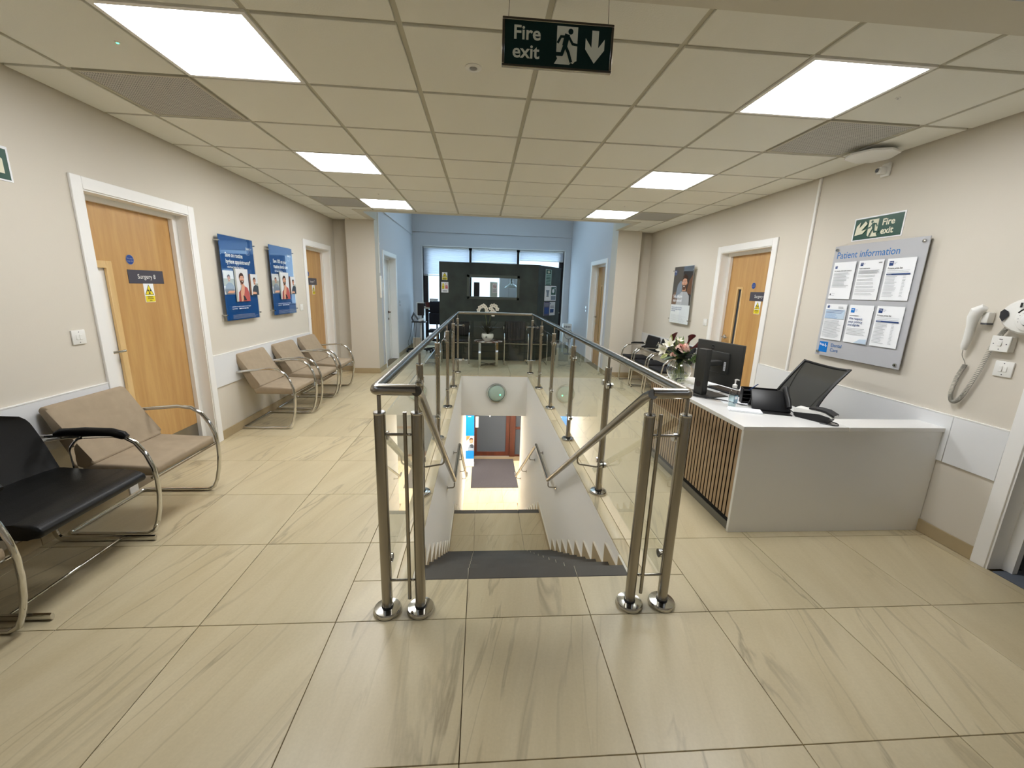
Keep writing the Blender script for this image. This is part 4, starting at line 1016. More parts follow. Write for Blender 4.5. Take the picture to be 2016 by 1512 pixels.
bottle((2.16, .742, DH), 'clear hand sanitiser bottle with white pump on the reception desk')
# desk phone
t = thing('desk_phone', 'black desk telephone on a stand at the corner of the reception desk', 'telephone', (2.385, .66, DH), math.radians(-20+0))
mb = MB(); k0 = tf(rx=math.radians(-38), loc=(0, .0, .012))
mb.box(-.12, .12, -.0, .022, .0, .165, 'black_plastic', bev=.006, seg=2, xf=Matrix.Translation((0,-.05,.01)) @ Matrix.Rotation(math.radians(-40), 4, 'X')); part('body', mb, parent=t)
mb = MB(); mb.box(-.11, .11, .0, .008, .0, .12, 'black_plastic', bev=.002, xf=Matrix.Translation((0,.11,.002)) @ Matrix.Rotation(math.radians(38), 4, 'X')); mb.box(-.11, .11, -.11, -.03, 0, .006, 'black_plastic', bev=.002); part('stand', mb, parent=t)
mb = MB(); mb.tube([(.098, -.065, .045), (.098, -.03, .085), (.098, .025, .125), (.098, .06, .150), (.098, .08, .150)], [.018, .022, .017, .024, .016], 14, 'black_plastic', ry=.016); part('handset', mb, parent=t)
mb = MB(); mb.tube(fillet([(.11, -.06, .03), (.14, -.08, .008), (.15, -.0, .006), (.12, .05, .006)], .03), .003, 6, 'black_plastic'); part('cord', mb, parent=t)
# letter tray + pen
t = thing('document_tray', 'black slatted document tray standing behind the telephone on the desk', 'tray', (2.42, .83, DH), math.radians(-20))
mb = MB()
for q in range(4): mb.box(-.12, .12, -.03, .03, .012+q*.028, .017+q*.028, 'black_plastic', bev=.001)
mb.box(-.123, -.118, -.035, .035, 0, .115, 'black_plastic'); mb.box(.118, .123, -.035, .035, 0, .115, 'black_plastic'); mb.box(-.12, .12, .03, .034, 0, .118, 'black_plastic'); part('tray', mb, parent=t)
t = thing('pen', 'dark blue pen sticking up from the black document tray', 'pen', (2.37, .855, DH+.10), 0)
mb = MB(); mb.cyl((-.02,0,0), (.03, -.02, .05), .0035, 8, 'brand_dark'); part('barrel', mb, parent=t)
# card terminal
t = thing('card_terminal', 'black and white card payment terminal near the desk corner', 'payment terminal', (2.545, .455, DH), math.radians(-62))
mb = MB(); mb.prism([(-.105,.012), (-.09,0), (.085,0), (.10,.02), (.10,.045), (.04,.052), (-.105,.030)], -.038, .038, 'Y', 'black_plastic'); part('base', mb, parent=t)
mb = MB(); mb.prism([(-.107,.031), (.04,.053), (.10,.046), (.112,.040), (.112,.050), (.07,.068), (.02,.072), (-.107,.056)], -.040, .040, 'Y', 'white_plastic'); bd = part('body', mb, parent=t)
mb = MB(); mb.prism([(-.02,.0725), (.02,.074), (.075,.069), (.120,.050), (.120,.062), (.075,.082), (.02,.086), (-.02,.080)], -.041, .041, 'Y', 'black_plastic'); part('printer_cover', mb, parent=t)
mb = MB(); mb.box(.118, .1215, -.028, .028, .050, .060, 'paper'); part('label', mb, parent=bd)
mb = MB(); mb.box(-.10, -.03, -.034, .034, .058, .066, 'white_plastic', bev=.003); part('keypad', mb, parent=bd)
mb = MB(); mb.tube(fillet([(.10, 0, .015), (.135, .01, .008), (.15, -.02, .004), (.12, -.05, .004), (.06, -.06, .004)], .03), .003, 6, 'black_plastic'); part('cord', mb, parent=t)

# office chair behind desk, mesh back
t = thing('office_chair', 'black mesh-backed office chair behind the reception desk', 'chair', (2.72, .92, 0), math.radians(-90))
# local -Y faces the desk (-X world)
def mb_back(u, v, o=0):
    h = v; w = .505 - .085*h + .04*math.sin(h*PI)*-1; a = (u-.5)*2
    y = .03 + .27*h**1.15 + .05*math.sin(h*PI)*-.6 - .045*a*a*(-1)*-1 + o; z = .545 + .475*h - .018*(1-a*a)*h*1.0 + .0*a
    return Vector(((u-.5)*w, y, z))
mb = MB(); mb.grid(mb_back, 16, 14, 'mesh'); part('back_mesh', mb, parent=t)
mb = MB(); N_ = 14
loop = [mb_back(0, i/N_) for i in range(N_+1)] + [mb_back(i/12, 1) for i in range(1, 12)] + [mb_back(1, 1-i/N_) for i in range(N_+1)] + [mb_back(1-i/12, 0) for i in range(1, 12)]
mb.tube(loop, .011, 8, 'black_plastic', closed=True, ry=.009); fr = part('back_frame', mb, parent=t)
for s in (0, 1):
    mb = MB(); mb.tube([mb_back(.02 + (.33*(1-(i/N_))**1.3)*1 if s == 0 else .98 - .33*(1-(i/N_))**1.3, i/N_, .004) for i in range(N_+1)], .004, 6, 'black_fabric'); part('seam', mb, parent=fr)
mb = MB(); cushion(mb, -.24, .24, [(-.42,.45), (-.43,.49), (-.05,.505), (.03,.49), (.02,.45)], 'black_fabric', .018); part('seat', mb, parent=t)
mb = MB(); mb.tube([(0, -.16, .44), (0, .06, .43), (0, .09, .56)], .02, 10, 'black_plastic'); mb.cyl((0,-.18,.10), (0,-.18,.44), .025, 14, 'steel_polish'); part('column', mb, parent=t)
mb = MB()
for q in range(5):
    a = q*2*PI/5 + .3; mb.tube([(0,-.18,.11), (.28*math.cos(a), -.18+.28*math.sin(a), .075)], [.022, .014], 8, 'black_plastic')
bs = part('base', mb, parent=t)
for q in range(5):
    a = q*2*PI/5 + .3; mb = MB(); p = Vector((.28*math.cos(a), -.18+.28*math.sin(a), .03)); mb.cyl(p+Vector((-.02,0,0)), p+Vector((.02,0,0)), .03, 14, 'black_plastic'); mb.cyl(p+Vector((0,0,.02)), p+Vector((0,0,.045)), .008, 8, 'black_plastic'); part('caster', mb, parent=bs)

# ---- vase with bouquet
VX, VY = 2.168, 1.60
t = thing('glass_vase', 'round clear glass vase holding flower stems on the reception desk', 'vase', (VX, VY, DH))
prof = [(0,.002)] + [(.108*math.sin(PI*a), .104 - .106*math.cos(PI*a)) for a in [.13,.2,.28,.36,.44,.52,.60,.68,.76,.80]] + [(.066,.200)]
mb = MB(); mb.lathe(prof, n=36, m='vase_glass'); part('bowl', mb, parent=t)
mb = MB(); mb.lathe([(0,.006)] + [(.104*math.sin(PI*a), .104 - .102*math.cos(PI*a)) for a in [.13,.2,.28,.36,.42]] + [(0, .104-.102*math.cos(PI*.42))], n=32, m='water'); part('water', mb, parent=t)
# flowers
rf = random.Random(5)
def petal(mb, c, d, up, L_, w, m, curl=.3, n=5):
    """leaf or petal strip from c along d, curling towards up"""
    d = Vector(d).normalized(); up = Vector(up); sd = d.cross(up).normalized(); nn = sd.cross(d).normalized()
    prev = None; k = mb.mi(m)
    for i in range(n+1):
        t_ = i/n; p = Vector(c) + d*L_*t_ + nn*curl*L_*t_*t_; hw = w*math.sin(PI*min(.97, .12+.85*t_))*.5
        cur = (mb.bm.verts.new(p - sd*hw + nn*hw*.25), mb.bm.verts.new(p), mb.bm.verts.new(p + sd*hw + nn*hw*.25))
        if prev:
            for a in (0, 1):
                f = mb.bm.faces.new((prev[a], prev[a+1], cur[a+1], cur[a])); f.smooth = True; f.material_index = k
        prev = cur
VB = Vector((VX, VY, DH))
def stem_to(p, m='stem', r=.0028):
    mb = MB(); b = VB + Vector((rf.uniform(-.06,.06), rf.uniform(-.06,.06), .012)); n_ = VB + Vector((rf.uniform(-.03,.03), rf.uniform(-.03,.03), .2))
    mb.tube(fillet([b, n_, p], .06, 4), r, 6, m); return mb
def carnation(p, R, label):
    t = thing('carnation', label, 'flower', p); mb = stem_to(Vector(p)); bmesh.ops.translate(mb.bm, verts=mb.bm.verts, vec=-Vector(p)); part('stem', mb, parent=t)
    mb = MB()
    for k in range(70):
        th = rf.uniform(0, 2*PI); ph = rf.uniform(0, 1)**.6*1.75; d = Vector((math.sin(ph)*math.cos(th), math.sin(ph)*math.sin(th), math.cos(ph)))
        petal(mb, d*R*.25, d + Vector((rf.uniform(-.2,.2),)*3), Vector((-d.y, d.x, .6)) , R*rf.uniform(.65,.85), R*.75, 'petal_pink' if ph < .9 and rf.random() < .55 else 'petal_pink2', curl=rf.uniform(-.3,.5), n=4)
    part('petals', mb, parent=t)
carnation((2.150, 1.545, 1.030), .062, 'large pink carnation at the front of the bouquet')
carnation((2.075, 1.56, .975), .028, 'small pale pink bud flower low on the left of the bouquet')
def lily(p, d, L_, m, label, open_=.55):
    t = thing('lily', label, 'flower', p); mb = stem_to(Vector(p)); bmesh.ops.translate(mb.bm, verts=mb.bm.verts, vec=-Vector(p)); part('stem', mb, parent=t)
    mb = MB(); d = Vector(d).normalized(); a = d.orthogonal().normalized(); b = d.cross(a)
    for k in range(6):
        s_ = a*math.cos(k*PI/3) + b*math.sin(k*PI/3); petal(mb, (0,0,0), d + s_*open_, -s_, L_, L_*.42, m, curl=-.25 if open_ > .5 else .25)
    for k in range(4): mb.cyl((0,0,0), d*L_*.75 + a*.008*math.cos(k*1.6) + b*.008*math.sin(k*1.6), .0012, 5, 'petal_green')
    part('petals', mb, parent=t)
lily((2.035, 1.56, 1.055), (-.5,-.6,.7), .085, 'petal_white', 'white lily at the upper left of the bouquet')
lily((2.005, 1.58, 1.02), (-.7,-.5,.2), .085, 'petal_white', 'white lily at the far left of the bouquet')
lily((2.02, 1.56, .985), (-.8,-.4,-.35), .09, 'petal_green', 'greenish half open lily drooping at the lower left of the bouquet', .25)
lily((2.06, 1.60, 1.09), (-.2,-.3,.9), .07, 'petal_green', 'pale green lily bud standing at the top left of the bouquet', .2)
lily((2.13, 1.60, 1.085), (.1,-.4,.9), .055, 'petal_white', 'small cream flower above the pink carnation', .6)
def calla(p, d, L_, label):
    t = thing('calla_lily', label, 'flower', p); mb = stem_to(Vector(p), 'stem', .004); bmesh.ops.translate(mb.bm, verts=mb.bm.verts, vec=-Vector(p)); part('stem', mb, parent=t)
    mb = MB(); d = Vector(d).normalized(); a = Vector((.3,-.8,.5)); a = (a - d*a.dot(d)).normalized(); b = d.cross(a); rows = 8; cols = 14; V = []
    for i in range(rows+1):
        v = i/rows; r = L_*(.05 + .30*v**1.8); row = []
        for j in range(cols):
            th = 2*PI*j/cols; ext = v*L_*(1 + .28*v*v*math.cos(th))
            row.append(mb.bm.verts.new(d*ext + (a*math.cos(th) + b*math.sin(th))*r))
        V.append(row)
    k = mb.mi('calla')
    for i in range(rows):
        for j in range(cols):
            f = mb.bm.faces.new((V[i][j], V[i][(j+1)%cols], V[i+1][(j+1)%cols], V[i+1][j])); f.smooth = True; f.material_index = k
    part('spathe', mb, parent=t); mb = MB(); mb.tube([d*.01, d*L_*.7], [.005,.004], 8, 'petal_green'); part('spadix', mb, parent=t)
calla((2.09, 1.62, 1.075), (-.05,-.1,1), .085, 'dark red calla lily standing at the top left of the bouquet')
calla((2.21, 1.60, 1.07), (.35,-.1,.8), .085, 'dark red calla lily standing at the top right of the bouquet')
calla((2.23, 1.57, 1.035), (.8,-.3,.5), .085, 'dark red calla lily right of the pink carnation')
calla((2.27, 1.60, 1.04), (1,-.2,.35), .085, 'dark red calla lily pointing to the monitor on the right of the bouquet')
t = thing('bouquet_leaves', 'green leaves and feathery fern sprays of the bouquet in the glass vase', 'foliage', (0,0,0))
mb = MB()
for k in range(30):
    a = rf.uniform(.6, 2*PI-.9); d = Vector((math.cos(a), math.sin(a), rf.uniform(-.3,.9))); petal(mb, VB + Vector((0,0,.215)) + d*.02, d, (0,0,1), rf.uniform(.09,.15), .055, 'leaf' if k % 3 else 'leaf_dark', curl=rf.uniform(-.4,.2))
for k in range(5): petal(mb, VB + Vector((rf.uniform(-.02,.05), .03, .24)), (rf.uniform(-.3,.3), .1, 1), (0,-1,0), .17, .03, 'fern', curl=.05)
part('leaf', mb, parent=t)
mb = MB()
for k in range(30):
    a = rf.uniform(-1.0, .6); base = VB + Vector((.03, -.075, .205)); d = Vector((math.cos(a), math.sin(a)*.7-.25, rf.uniform(-.25,.65))).normalized(); L_ = rf.uniform(.13,.22)
    mb.tube([base, base + d*L_*.5 + Vector((0,0,.01)), base + d*L_], .0012, 4, 'fern')
    for q in range(22):
        p = base + d*L_*(.3+.7*q/22); s_ = Vector((rf.uniform(-1,1), rf.uniform(-1,1), rf.uniform(-1,1))).normalized(); petal(mb, p, d*.7 + s_, (0,0,1), .030, .006, 'fern', n=2)
part('fern_spray', mb, parent=t, kind='stuff')
mb = MB()
for k in range(16):
    mb.tube([VB + Vector((rf.uniform(-.07,.07), rf.uniform(-.07,.07), .010)), VB + Vector((rf.uniform(-.03,.03), rf.uniform(-.03,.03), .21))], .003, 6, 'stem' if k % 2 else 'leaf')
part('stem', mb, parent=t)

# ================================================================== WALL ITEMS
def head(f, x, z, s, skin, hair, beard=None, smile=True):
    f.poly([(x-.28*s, z-.62*s), (x+.28*s, z-.62*s), (x+.24*s, z-.2*s), (x-.24*s, z-.2*s)], skin)
    f.disc(x, z+.18*s, .46*s, hair, 22, .44*s); f.disc(x, z, .37*s, skin, 26, .5*s)
    f.disc(x-.38*s, z-.02*s, .06*s, skin, 10, .1*s); f.disc(x+.38*s, z-.02*s, .06*s, skin, 10, .1*s)
    f.poly([(x-.40*s,z+.10*s), (x-.34*s,z+.52*s), (x-.05*s,z+.66*s), (x+.26*s,z+.58*s), (x+.41*s,z+.28*s), (x+.38*s,z+.10*s), (x+.28*s,z+.30*s), (x-.1*s,z+.34*s), (x-.30*s,z+.24*s)][::-1], hair)
    if beard:
        f.poly([(x-.37*s,z-.02*s), (x-.34*s,z-.30*s), (x-.15*s,z-.52*s), (x+.15*s,z-.52*s), (x+.34*s,z-.30*s), (x+.37*s,z-.02*s), (x+.26*s,z-.16*s), (x+.12*s,z-.14*s), (x-.12*s,z-.14*s), (x-.26*s,z-.16*s)], beard)
    for sx in (-1, 1):
        f.disc(x+sx*.15*s, z+.06*s, .055*s, 'paper', 12, .03*s); f.disc(x+sx*.15*s, z+.06*s, .028*s, 'ink', 10); f.poly([(x+sx*.15*s-.08*s, z+.13*s), (x+sx*.15*s+.08*s, z+.13*s), (x+sx*.15*s+.07*s, z+.165*s), (x+sx*.15*s-.07*s, z+.165*s)], hair)
    f.poly([(x-.05*s,z-.10*s), (x+.05*s,z-.10*s), (x+.02*s,z+.05*s), (x-.02*s,z+.05*s)], 'skin_dark' if skin == 'skin' else 'skin')
    f.poly([(x-.13*s,z-.22*s), (x-.06*s,z-.29*s), (x+.06*s,z-.29*s), (x+.13*s,z-.22*s)], 'teeth' if smile else 'spot_red')
def logo(f, x, z, s, m='brand_dark', txt=True):
    f.rect(x, x+s, z, z+s, m)
    f.text('Bupa', x+.06*s, z+.66*s, .26*s, 'paper', 'LEFT', .004*s)
    pts = [(.38,.60), (.62,.62), (.70,.66), (.74,.86), (.79,.50), (.83,.62), (.95,.62)]; h = .022*s
    for a, b in zip(pts, pts[1:]):
        a, b = Vector(a)*s, Vector(b)*s; d = (b-a).normalized(); n = Vector((-d.y, d.x))*h
        f.poly([(x+q.x, z+q.y) for q in (a-n, b-n, b+n, a+n)], 'paper')
    if txt: f.text('Dental', x+1.15*s, z+.62*s, .26*s, m); f.text('Care', x+1.15*s, z+.34*s, .26*s, m)
def standoffs(t, w, h, m='steel_polish', r=.009, y=-.05, inset=-.012, ends=True):
    for sx in (-1, 1):
        for z in (.055, h-.055):
            mb = MB(); mb.cyl((sx*(w/2-inset), -.0012, z), (sx*(w/2-inset), y-.006, z), r*.6, 10, m); mb.box(sx*(w/2-inset)-.014, sx*(w/2-inset)+.006*1, y-.005, y-.001, z-.006, z+.006, m); part('standoff', mb, parent=t)
def poster_blue(name, y, l1, l2, l3, label):
    t = thing(name, label, 'poster', (XL, y, 1.125), LROT); w, h = .585, .80
    mb = MB(); mb.box(-w/2-.004, w/2+.004, -.050, -.044, -.004, h+.004, 'thin_glass', bev=.001); mb.box(-w/2-.004, w/2+.004, -.038, -.032, -.004, h+.004, 'thin_glass'); part('acrylic_panel', mb, parent=t)
    f = Flat(-.0415); f.box(-w/2, w/2, -.0415, -.0395, 0, h, 'poster_blue')
    f.text(l1, -.215, .605, .058, 'paper', 'LEFT', .0012, .80); f.text(l2, -.215, .545, .058, 'paper', 'LEFT', .0012, .80); f.text(l3, -.20, .503, .024, 'paper', 'LEFT', .0004)
    f.text('Bupa', .155, .70, .028, 'paper', 'LEFT', .0004); f.text('Dental', .21, .705, .018, 'paper'); f.text('Care', .21, .69, .018, 'paper')
    for a, b, c, d in ((.15,.205,.645,.647), (.15,.205,.695,.697), (.15,.152,.645,.697), (.203,.205,.645,.697)): f.rect(a, b, c, d, 'paper')
    # three photographs
    f.rect(-w/2, -.12, .25, .475, 'photo_light'); f.rect(-w/2, -.12, .33, .40, 'photo_mid')
    f.poly([(-.27,.25), (-.12,.25), (-.13,.33), (-.17,.36), (-.215,.365), (-.26,.34), (-.285,.29)], 'shirt_grey'); head(f, -.205, .405, .052, 'skin_dark', 'hair_brown')
    f.poly([(-.26,.262), (-.15,.262), (-.13,.285), (-.23,.285)], 'skin')
    f.rect(-.12, .125, .18, .50, 'photo_light'); f.rect(-.12, -.09, .18, .50, 'photo_mid')
    f.poly([(-.085,.18), (.125,.18), (.12,.26), (.09,.315), (.03,.335), (-.02,.30), (-.07,.27)], 'shirt_red'); head(f, .0, .40, .095, 'skin', 'hair_brown', 'beard')
    f.poly([(-.05,.18), (-.02,.18), (.02,.27), (.035,.335), (.01,.355), (-.02,.33), (-.05,.27)], 'skin'); f.poly([(0,.19), (.05,.19), (.02,.23), (-.01,.24)], 'ink')
    f.rect(.155, w/2, .24, .455, 'photo_light'); f.rect(.125, .155, .24, .455, 'photo_warm'); f.rect(.235, w/2, .24, .36, 'photo_mid')
    f.poly([(.17,.24), (w/2,.24), (w/2,.33), (.24,.345), (.20,.33), (.175,.29)], 'shirt_dark'); head(f, .222, .385, .058, 'skin_dark', 'hair_brown'); f.poly([(.16,.25), (.24,.25), (.24,.27), (.17,.275)], 'skin')
    f.text('Look after your teeth and spread the cost of regular', -.235, .128, .0155, 'paper'); f.text('appointments. ', -.235, .108, .0155, 'paper'); f.text('Speak to our team today', -.12, .108, .0165, 'paper', 'LEFT', .0004)
    f.lines(-.235, .25, .02, .052, 4, 'ink_grey', .002, .2, rf)
    part('poster_print', f, parent=t, kind=None); standoffs(t, w, h); return t
poster_blue('poster', 2.492, 'Save on routine', "hygiene appointments*", 'with Bupa Smile Plan Hygiene', 'blue poster in clear acrylic reading Save on routine hygiene appointments')
poster_blue('poster', 3.418, 'Save 10% on your', 'routine dental care', 'with Bupa Smile Plan', 'blue poster in clear acrylic reading Save 10% on your routine dental care')
t = thing('poster', 'poster of a smiling bearded man in clear acrylic on the right wall', 'poster', (XR, 4.025, 1.095), RROT); w, h = .585, .82
mb = MB(); mb.box(-w/2-.004, w/2+.004, -.050, -.044, -.004, h+.004, 'thin_glass', bev=.001); mb.box(-w/2-.004, w/2+.004, -.038, -.032, -.004, h+.004, 'thin_glass'); part('acrylic_panel', mb, parent=t)
f = Flat(-.0415); f.box(-w/2, w/2, -.0415, -.0395, 0, h, 'paper'); f.rect(-w/2, w/2, .27, h, 'photo_dark'); f.poly([(-.29,.27), (-.1,.27), (-.12,.42), (-.2,.46), (-.29,.40)], 'photo_warm')
f.poly([(-.19,.36), (-.02,.36), (.02,.60), (-.06,.62), (-.14,.56)], 'shirt_grey'); f.poly([(.14,.45), (.29,.42), (.29,.70), (.2,.62)], 'photo_warm')
f.poly([(-.14,.27), (.26,.27), (.24,.40), (.16,.46), (.0,.46), (-.1,.40)], 'tee'); head(f, .07, .585, .19, 'skin', 'hair_brown', 'beard'); logo(f, -.272, .70, .075)
f.text('Safe, effective', -.22, .375, .06, 'paper', 'LEFT', .001, .85); f.text('stain removal', -.22, .315, .06, 'paper', 'LEFT', .001, .85)
f.text('Ask about our professional stain removal', -.24, .225, .023, 'brand_dark', 'LEFT', .0003, .85); f.text('treatments for a brighter smile. Speak to', -.24, .198, .023, 'brand_dark', 'LEFT', .0003, .85); f.text('our team today.', -.24, .171, .023, 'brand_dark', 'LEFT', .0003, .85); f.lines(-.24, .24, .03, .12, 7, 'ink_grey', .002, .3, rf)
part('poster_print', f, parent=t); standoffs(t, w, h)
# patient information board
t = thing('notice_board', 'silver Patient information board with six sheets on the right wall', 'notice board', (XR, 1.035, 1.038), RROT); w, h = .75, .90
f = Flat(-.034); f.box(-w/2, w/2, -.034, -.028, 0, h, 'board_silver', bev=.001)
f.text('Patient information', -.345, .80, .074, 'text_blue', 'LEFT', .0004, .93); logo(f, -.345, .03, .088, 'brand_blue', False); f.text('Dental', -.225, .085, .040, 'text_blue'); f.text('Care', -.225, .045, .040, 'text_blue'); part('backboard', f, parent=t)
for sx in (-1, 1):
    for z in (.03, h-.03):
        mb = MB(); mb.cyl((sx*(w/2-.03), -.0012, z), (sx*(w/2-.03), -.045, z), .011, 20, 'steel_polish'); mb.lathe([(0,-.046), (.011,-.045), (.012,-.040), (.012,-.0345)], (sx*(w/2-.03), 0, z), 20, 'steel_polish', axis='Y'); part('standoff', mb, parent=t)
for r_ in range(2):
    for c_ in range(3):
        x0 = -.345 + c_*.232; z0 = .475 - r_*.335; W, H = .21, .297; f = Flat(-.042); f.box(x0, x0+W, -.042, -.034, z0, z0+H, 'thin_glass', bev=.001); f.rect(x0+.002, x0+W-.002, z0+.002, z0+H-.002, 'paper')
        L0 = x0+.018
        if (r_, c_) == (0,0):
            logo(f, L0, z0+.245, .022, txt=False); f.text('Our practice: information about us', L0, z0+.222, .0115, 'ink', 'LEFT', .0003); f.lines(L0, x0+.18, z0+.10, z0+.21, 12, 'ink_grey', .003, .3, rf); f.rect(L0, L0+.008, z0+.03, z0+.045, 'ink'); f.lines(L0+.02, L0+.05, z0+.03, z0+.045, 2, 'ink_grey', .002)
        elif (r_, c_) == (0,1):
            logo(f, L0, z0+.255, .024); f.text('NHS', x0+.17, z0+.268, .014, 'ink', 'LEFT', .0003); f.text('NHS treatments', L0, z0+.232, .0135, 'ink', 'LEFT', .0003)
            f.lines(L0, x0+.19, z0+.20, z0+.222, 4, 'ink_grey', .003, .1, rf)
            for q in range(6): f.lines(L0, x0+.19, z0+.175-q*.027, z0+.185-q*.027, 2, 'ink_grey', .0025, .25, rf)
        elif c_ == 2:
            logo(f, L0, z0+.245, .032); f.text('Private price list', L0, z0+.222, .0165, 'ink', 'LEFT', .0003); f.lines(L0, x0+.19, z0+.20, z0+.212, 2, 'ink_grey', .002, .1, rf); f.rect(L0, x0+.19, z0+.18, z0+.19, 'brand_dark'); f.text('Treatment', L0+.004, z0+.1825, .008, 'paper')
            f.lines(L0, x0+.115, z0+.03, z0+.17, 15, 'ink_grey', .0025, .35, rf); f.lines(x0+.145, x0+.17, z0+.03, z0+.17, 15, 'ink_grey', .0025, .35, rf)
        elif (r_, c_) == (1,0):
            logo(f, L0, z0+.262, .022); f.lines(x0+.13, x0+.18, z0+.265, z0+.275, 2, 'ink_grey', .004, .1, rf); f.rect(L0-.008, x0+.2, z0+.175, z0+.25, 'poster_tint'); f.lines(L0, x0+.19, z0+.225, z0+.245, 3, 'brand_dark', .003, .2, rf); f.lines(L0, x0+.15, z0+.182, z0+.215, 5, 'text_blue', .002, .3, rf); f.lines(L0, x0+.19, z0+.025, z0+.165, 16, 'ink_grey', .0028, .25, rf)
        else:
            logo(f, L0, z0+.235, .034, 'brand_blue'); f.lines(L0, x0+.10, z0+.212, z0+.214, 1, 'ink', .003)
            for q, s_ in enumerate(('We respect', 'your privacy', 'and dignity.')): f.text(s_, L0, z0+.182-q*.024, .0245, 'brand_dark', 'LEFT', .0003)
            f.lines(L0, x0+.19, z0+.07, z0+.115, 5, 'ink_grey', .0028, .2, rf); f.poly([(x0+.10,z0+.003), (x0+.207,z0+.003), (x0+.207,z0+.04), (x0+.15,z0+.035)], 'poster_tint')
        part('information_sheet', f, parent=t)
# switches
def switch(name, side, y, z, label, rockers=2, w=.088):
    t = thing(name, label, 'switch', (XL if side < 0 else XR, y, z), LROT if side < 0 else RROT)
    mb = MB(); mb.box(-w/2, w/2, -.010, 0, -.044, .044, 'white_plastic', bev=.004, seg=2); part('plate', mb, parent=t)
    for q in range(rockers):
        mb = MB(); x0 = -.0205*rockers/2*1.05 + q*.0215; mb.box(x0, x0+.019, -.0135, -.009, -.016, .016, 'white_plastic', bev=.002); part('rocker', mb, parent=t)
    for s in (-1, 1):
        mb = MB(); mb.cyl((0, -.0105, s*.032), (0, -.0098, s*.032), .003, 8, 'grey_plastic'); part('screw', mb, parent=t)
    return t
switch('light_switch', -1, .732, 1.136, 'white double light switch on the left wall before the nearest door')
switch('light_switch', -1, 3.965, 1.18, 'white light switch on the left wall beside the far door')
switch('light_switch', 1, 3.33, 1.165, 'white light switch on the right wall between the poster and the door')
switch('light_switch', 1, .106, 1.152, 'white double light switch on the right wall, lowest under the round alarm panel', w=.088)
t = thing('fused_switch', 'white box-mounted switch directly under the round alarm panel', 'switch', (XR, .13, 1.292), RROT)
mb = MB(); mb.box(-.043, .043, -.034, 0, -.043, .043, 'white_plastic', bev=.003); part('back_box', mb, parent=t)
mb = MB(); mb.box(-.0445, .0445, -.043, -.034, -.0445, .0445, 'white_plastic', bev=.003); part('plate', mb, parent=t)
mb = MB(); mb.box(-.010, .010, -.048, -.042, -.012, .018, 'white_plastic', bev=.002); mb.box(-.008, .008, -.0434, -.0428, .024, .028, 'ink'); part('rocker', mb, parent=t)
mb = MB()
for x, z in ((-.03,0), (.03,0), (0,-.03)): mb.cyl((x, -.0436, z), (x, -.0425, z), .0032, 8, 'grey_plastic')
part('screws', mb, parent=t)
# round scent machine / alarm style panel
t = thing('control_panel', 'round white control panel with dial on the right wall at the picture edge', 'control panel', (XR, .012, 1.452), RROT)
mb = MB(); mb.lathe([(.14,0), (.148,-.02), (.146,-.05), (.128,-.070), (.07,-.078), (0,-.08)], n=48, m='white_plastic', axis='Y', sy=.70); part('body', mb, parent=t)
mb = MB(); mb.lathe([(.066,-.066), (.066,-.086), (.060,-.090), (0,-.090)], (.01, 0, -.012), 36, 'white_plastic', axis='Y'); dl = part('dial_ring', mb, parent=t)
mb = MB(); mb.lathe([(.034,-.0895), (.034,-.0915), (0,-.0915)], (.01, 0, -.020), 32, 'black_plastic', axis='Y'); part('dial_seat', mb, parent=dl)
mb = MB(); mb.lathe([(.028,-.091), (.028,-.104), (.022,-.108), (0,-.109)], (.01, 0, -.019), 32, 'white_gloss', axis='Y'); part('dial_knob', mb, parent=dl)
mb = MB(); mb.tube([(.01+.060*math.cos(a), -.0905, -.012+.060*math.sin(a)) for a in [PI*.2+q*PI*.08 for q in range(9)]], .0035, 8, 'black_plastic'); part('trim_arc', mb, parent=dl)
mb = MB(); mb.box(-.035, .07, -.089, -.070, .048, .088, 'mid_grey', bev=.004); sc_ = part('display_unit', mb, parent=t); mb = Flat(-.0892); mb.rect(-.022, .028, .062, .080, 'ink'); mb.disc(.048, .062, .007, 'led_yellow', 12); mb.rect(-.045, -.034, .045, .070, 'black_plastic'); part('display', mb, parent=sc_)
mb = Flat(-.0805); mb.poly([(-.128,-.012), (-.110,-.036), (-.088,.000), (-.095,.022), (-.115,.034), (-.130,.018)], 'ink'); part('dark_button', mb, parent=t)
mb = Flat(-.0906)
for k in range(11):
    a = math.radians(-20+22*k); mb.disc(.01+.045*math.cos(a), -.016+.045*math.sin(a), .0018, 'ink', 8)
part('scale_marks', mb, parent=t)
# handset with curly cord
t = thing('wall_handset', 'white telephone handset with grey coiled cord hanging on the right wall', 'telephone', (XR, .275, 1.36), RROT)
mb = MB(); mb.tube([(-.03,-.035,-.125), (-.024,-.038,-.10), (-.016,-.042,-.05), (-.01,-.050,.02), (-.004,-.060,.07), (.008,-.062,.105), (.026,-.052,.122), (.04,-.04,.118)], [.012,.019,.021,.022,.027,.030,.024,.012], 16, 'white_plastic', ry=None); part('grip', mb, parent=t)
mb = MB(); mb.box(.022, .058, -.045, 0, .040, .105, 'white_plastic', bev=.008, seg=2); mb.box(.024, .056, -.04, 0, .032, .042, 'grey_plastic'); part('cradle', mb, parent=t)
mb = MB()
ctrl = [(-.010,-.020,-.215), (-.032,-.022,-.30), (-.040,-.024,-.40), (-.022,-.026,-.448), (.012,-.026,-.43), (.045,-.026,-.34), (.078,-.026,-.21), (.10,-.026,-.09), (.135,-.03,.0), (.165,-.03,.05)]
ctrl = [Vector(c) for c in ctrl]
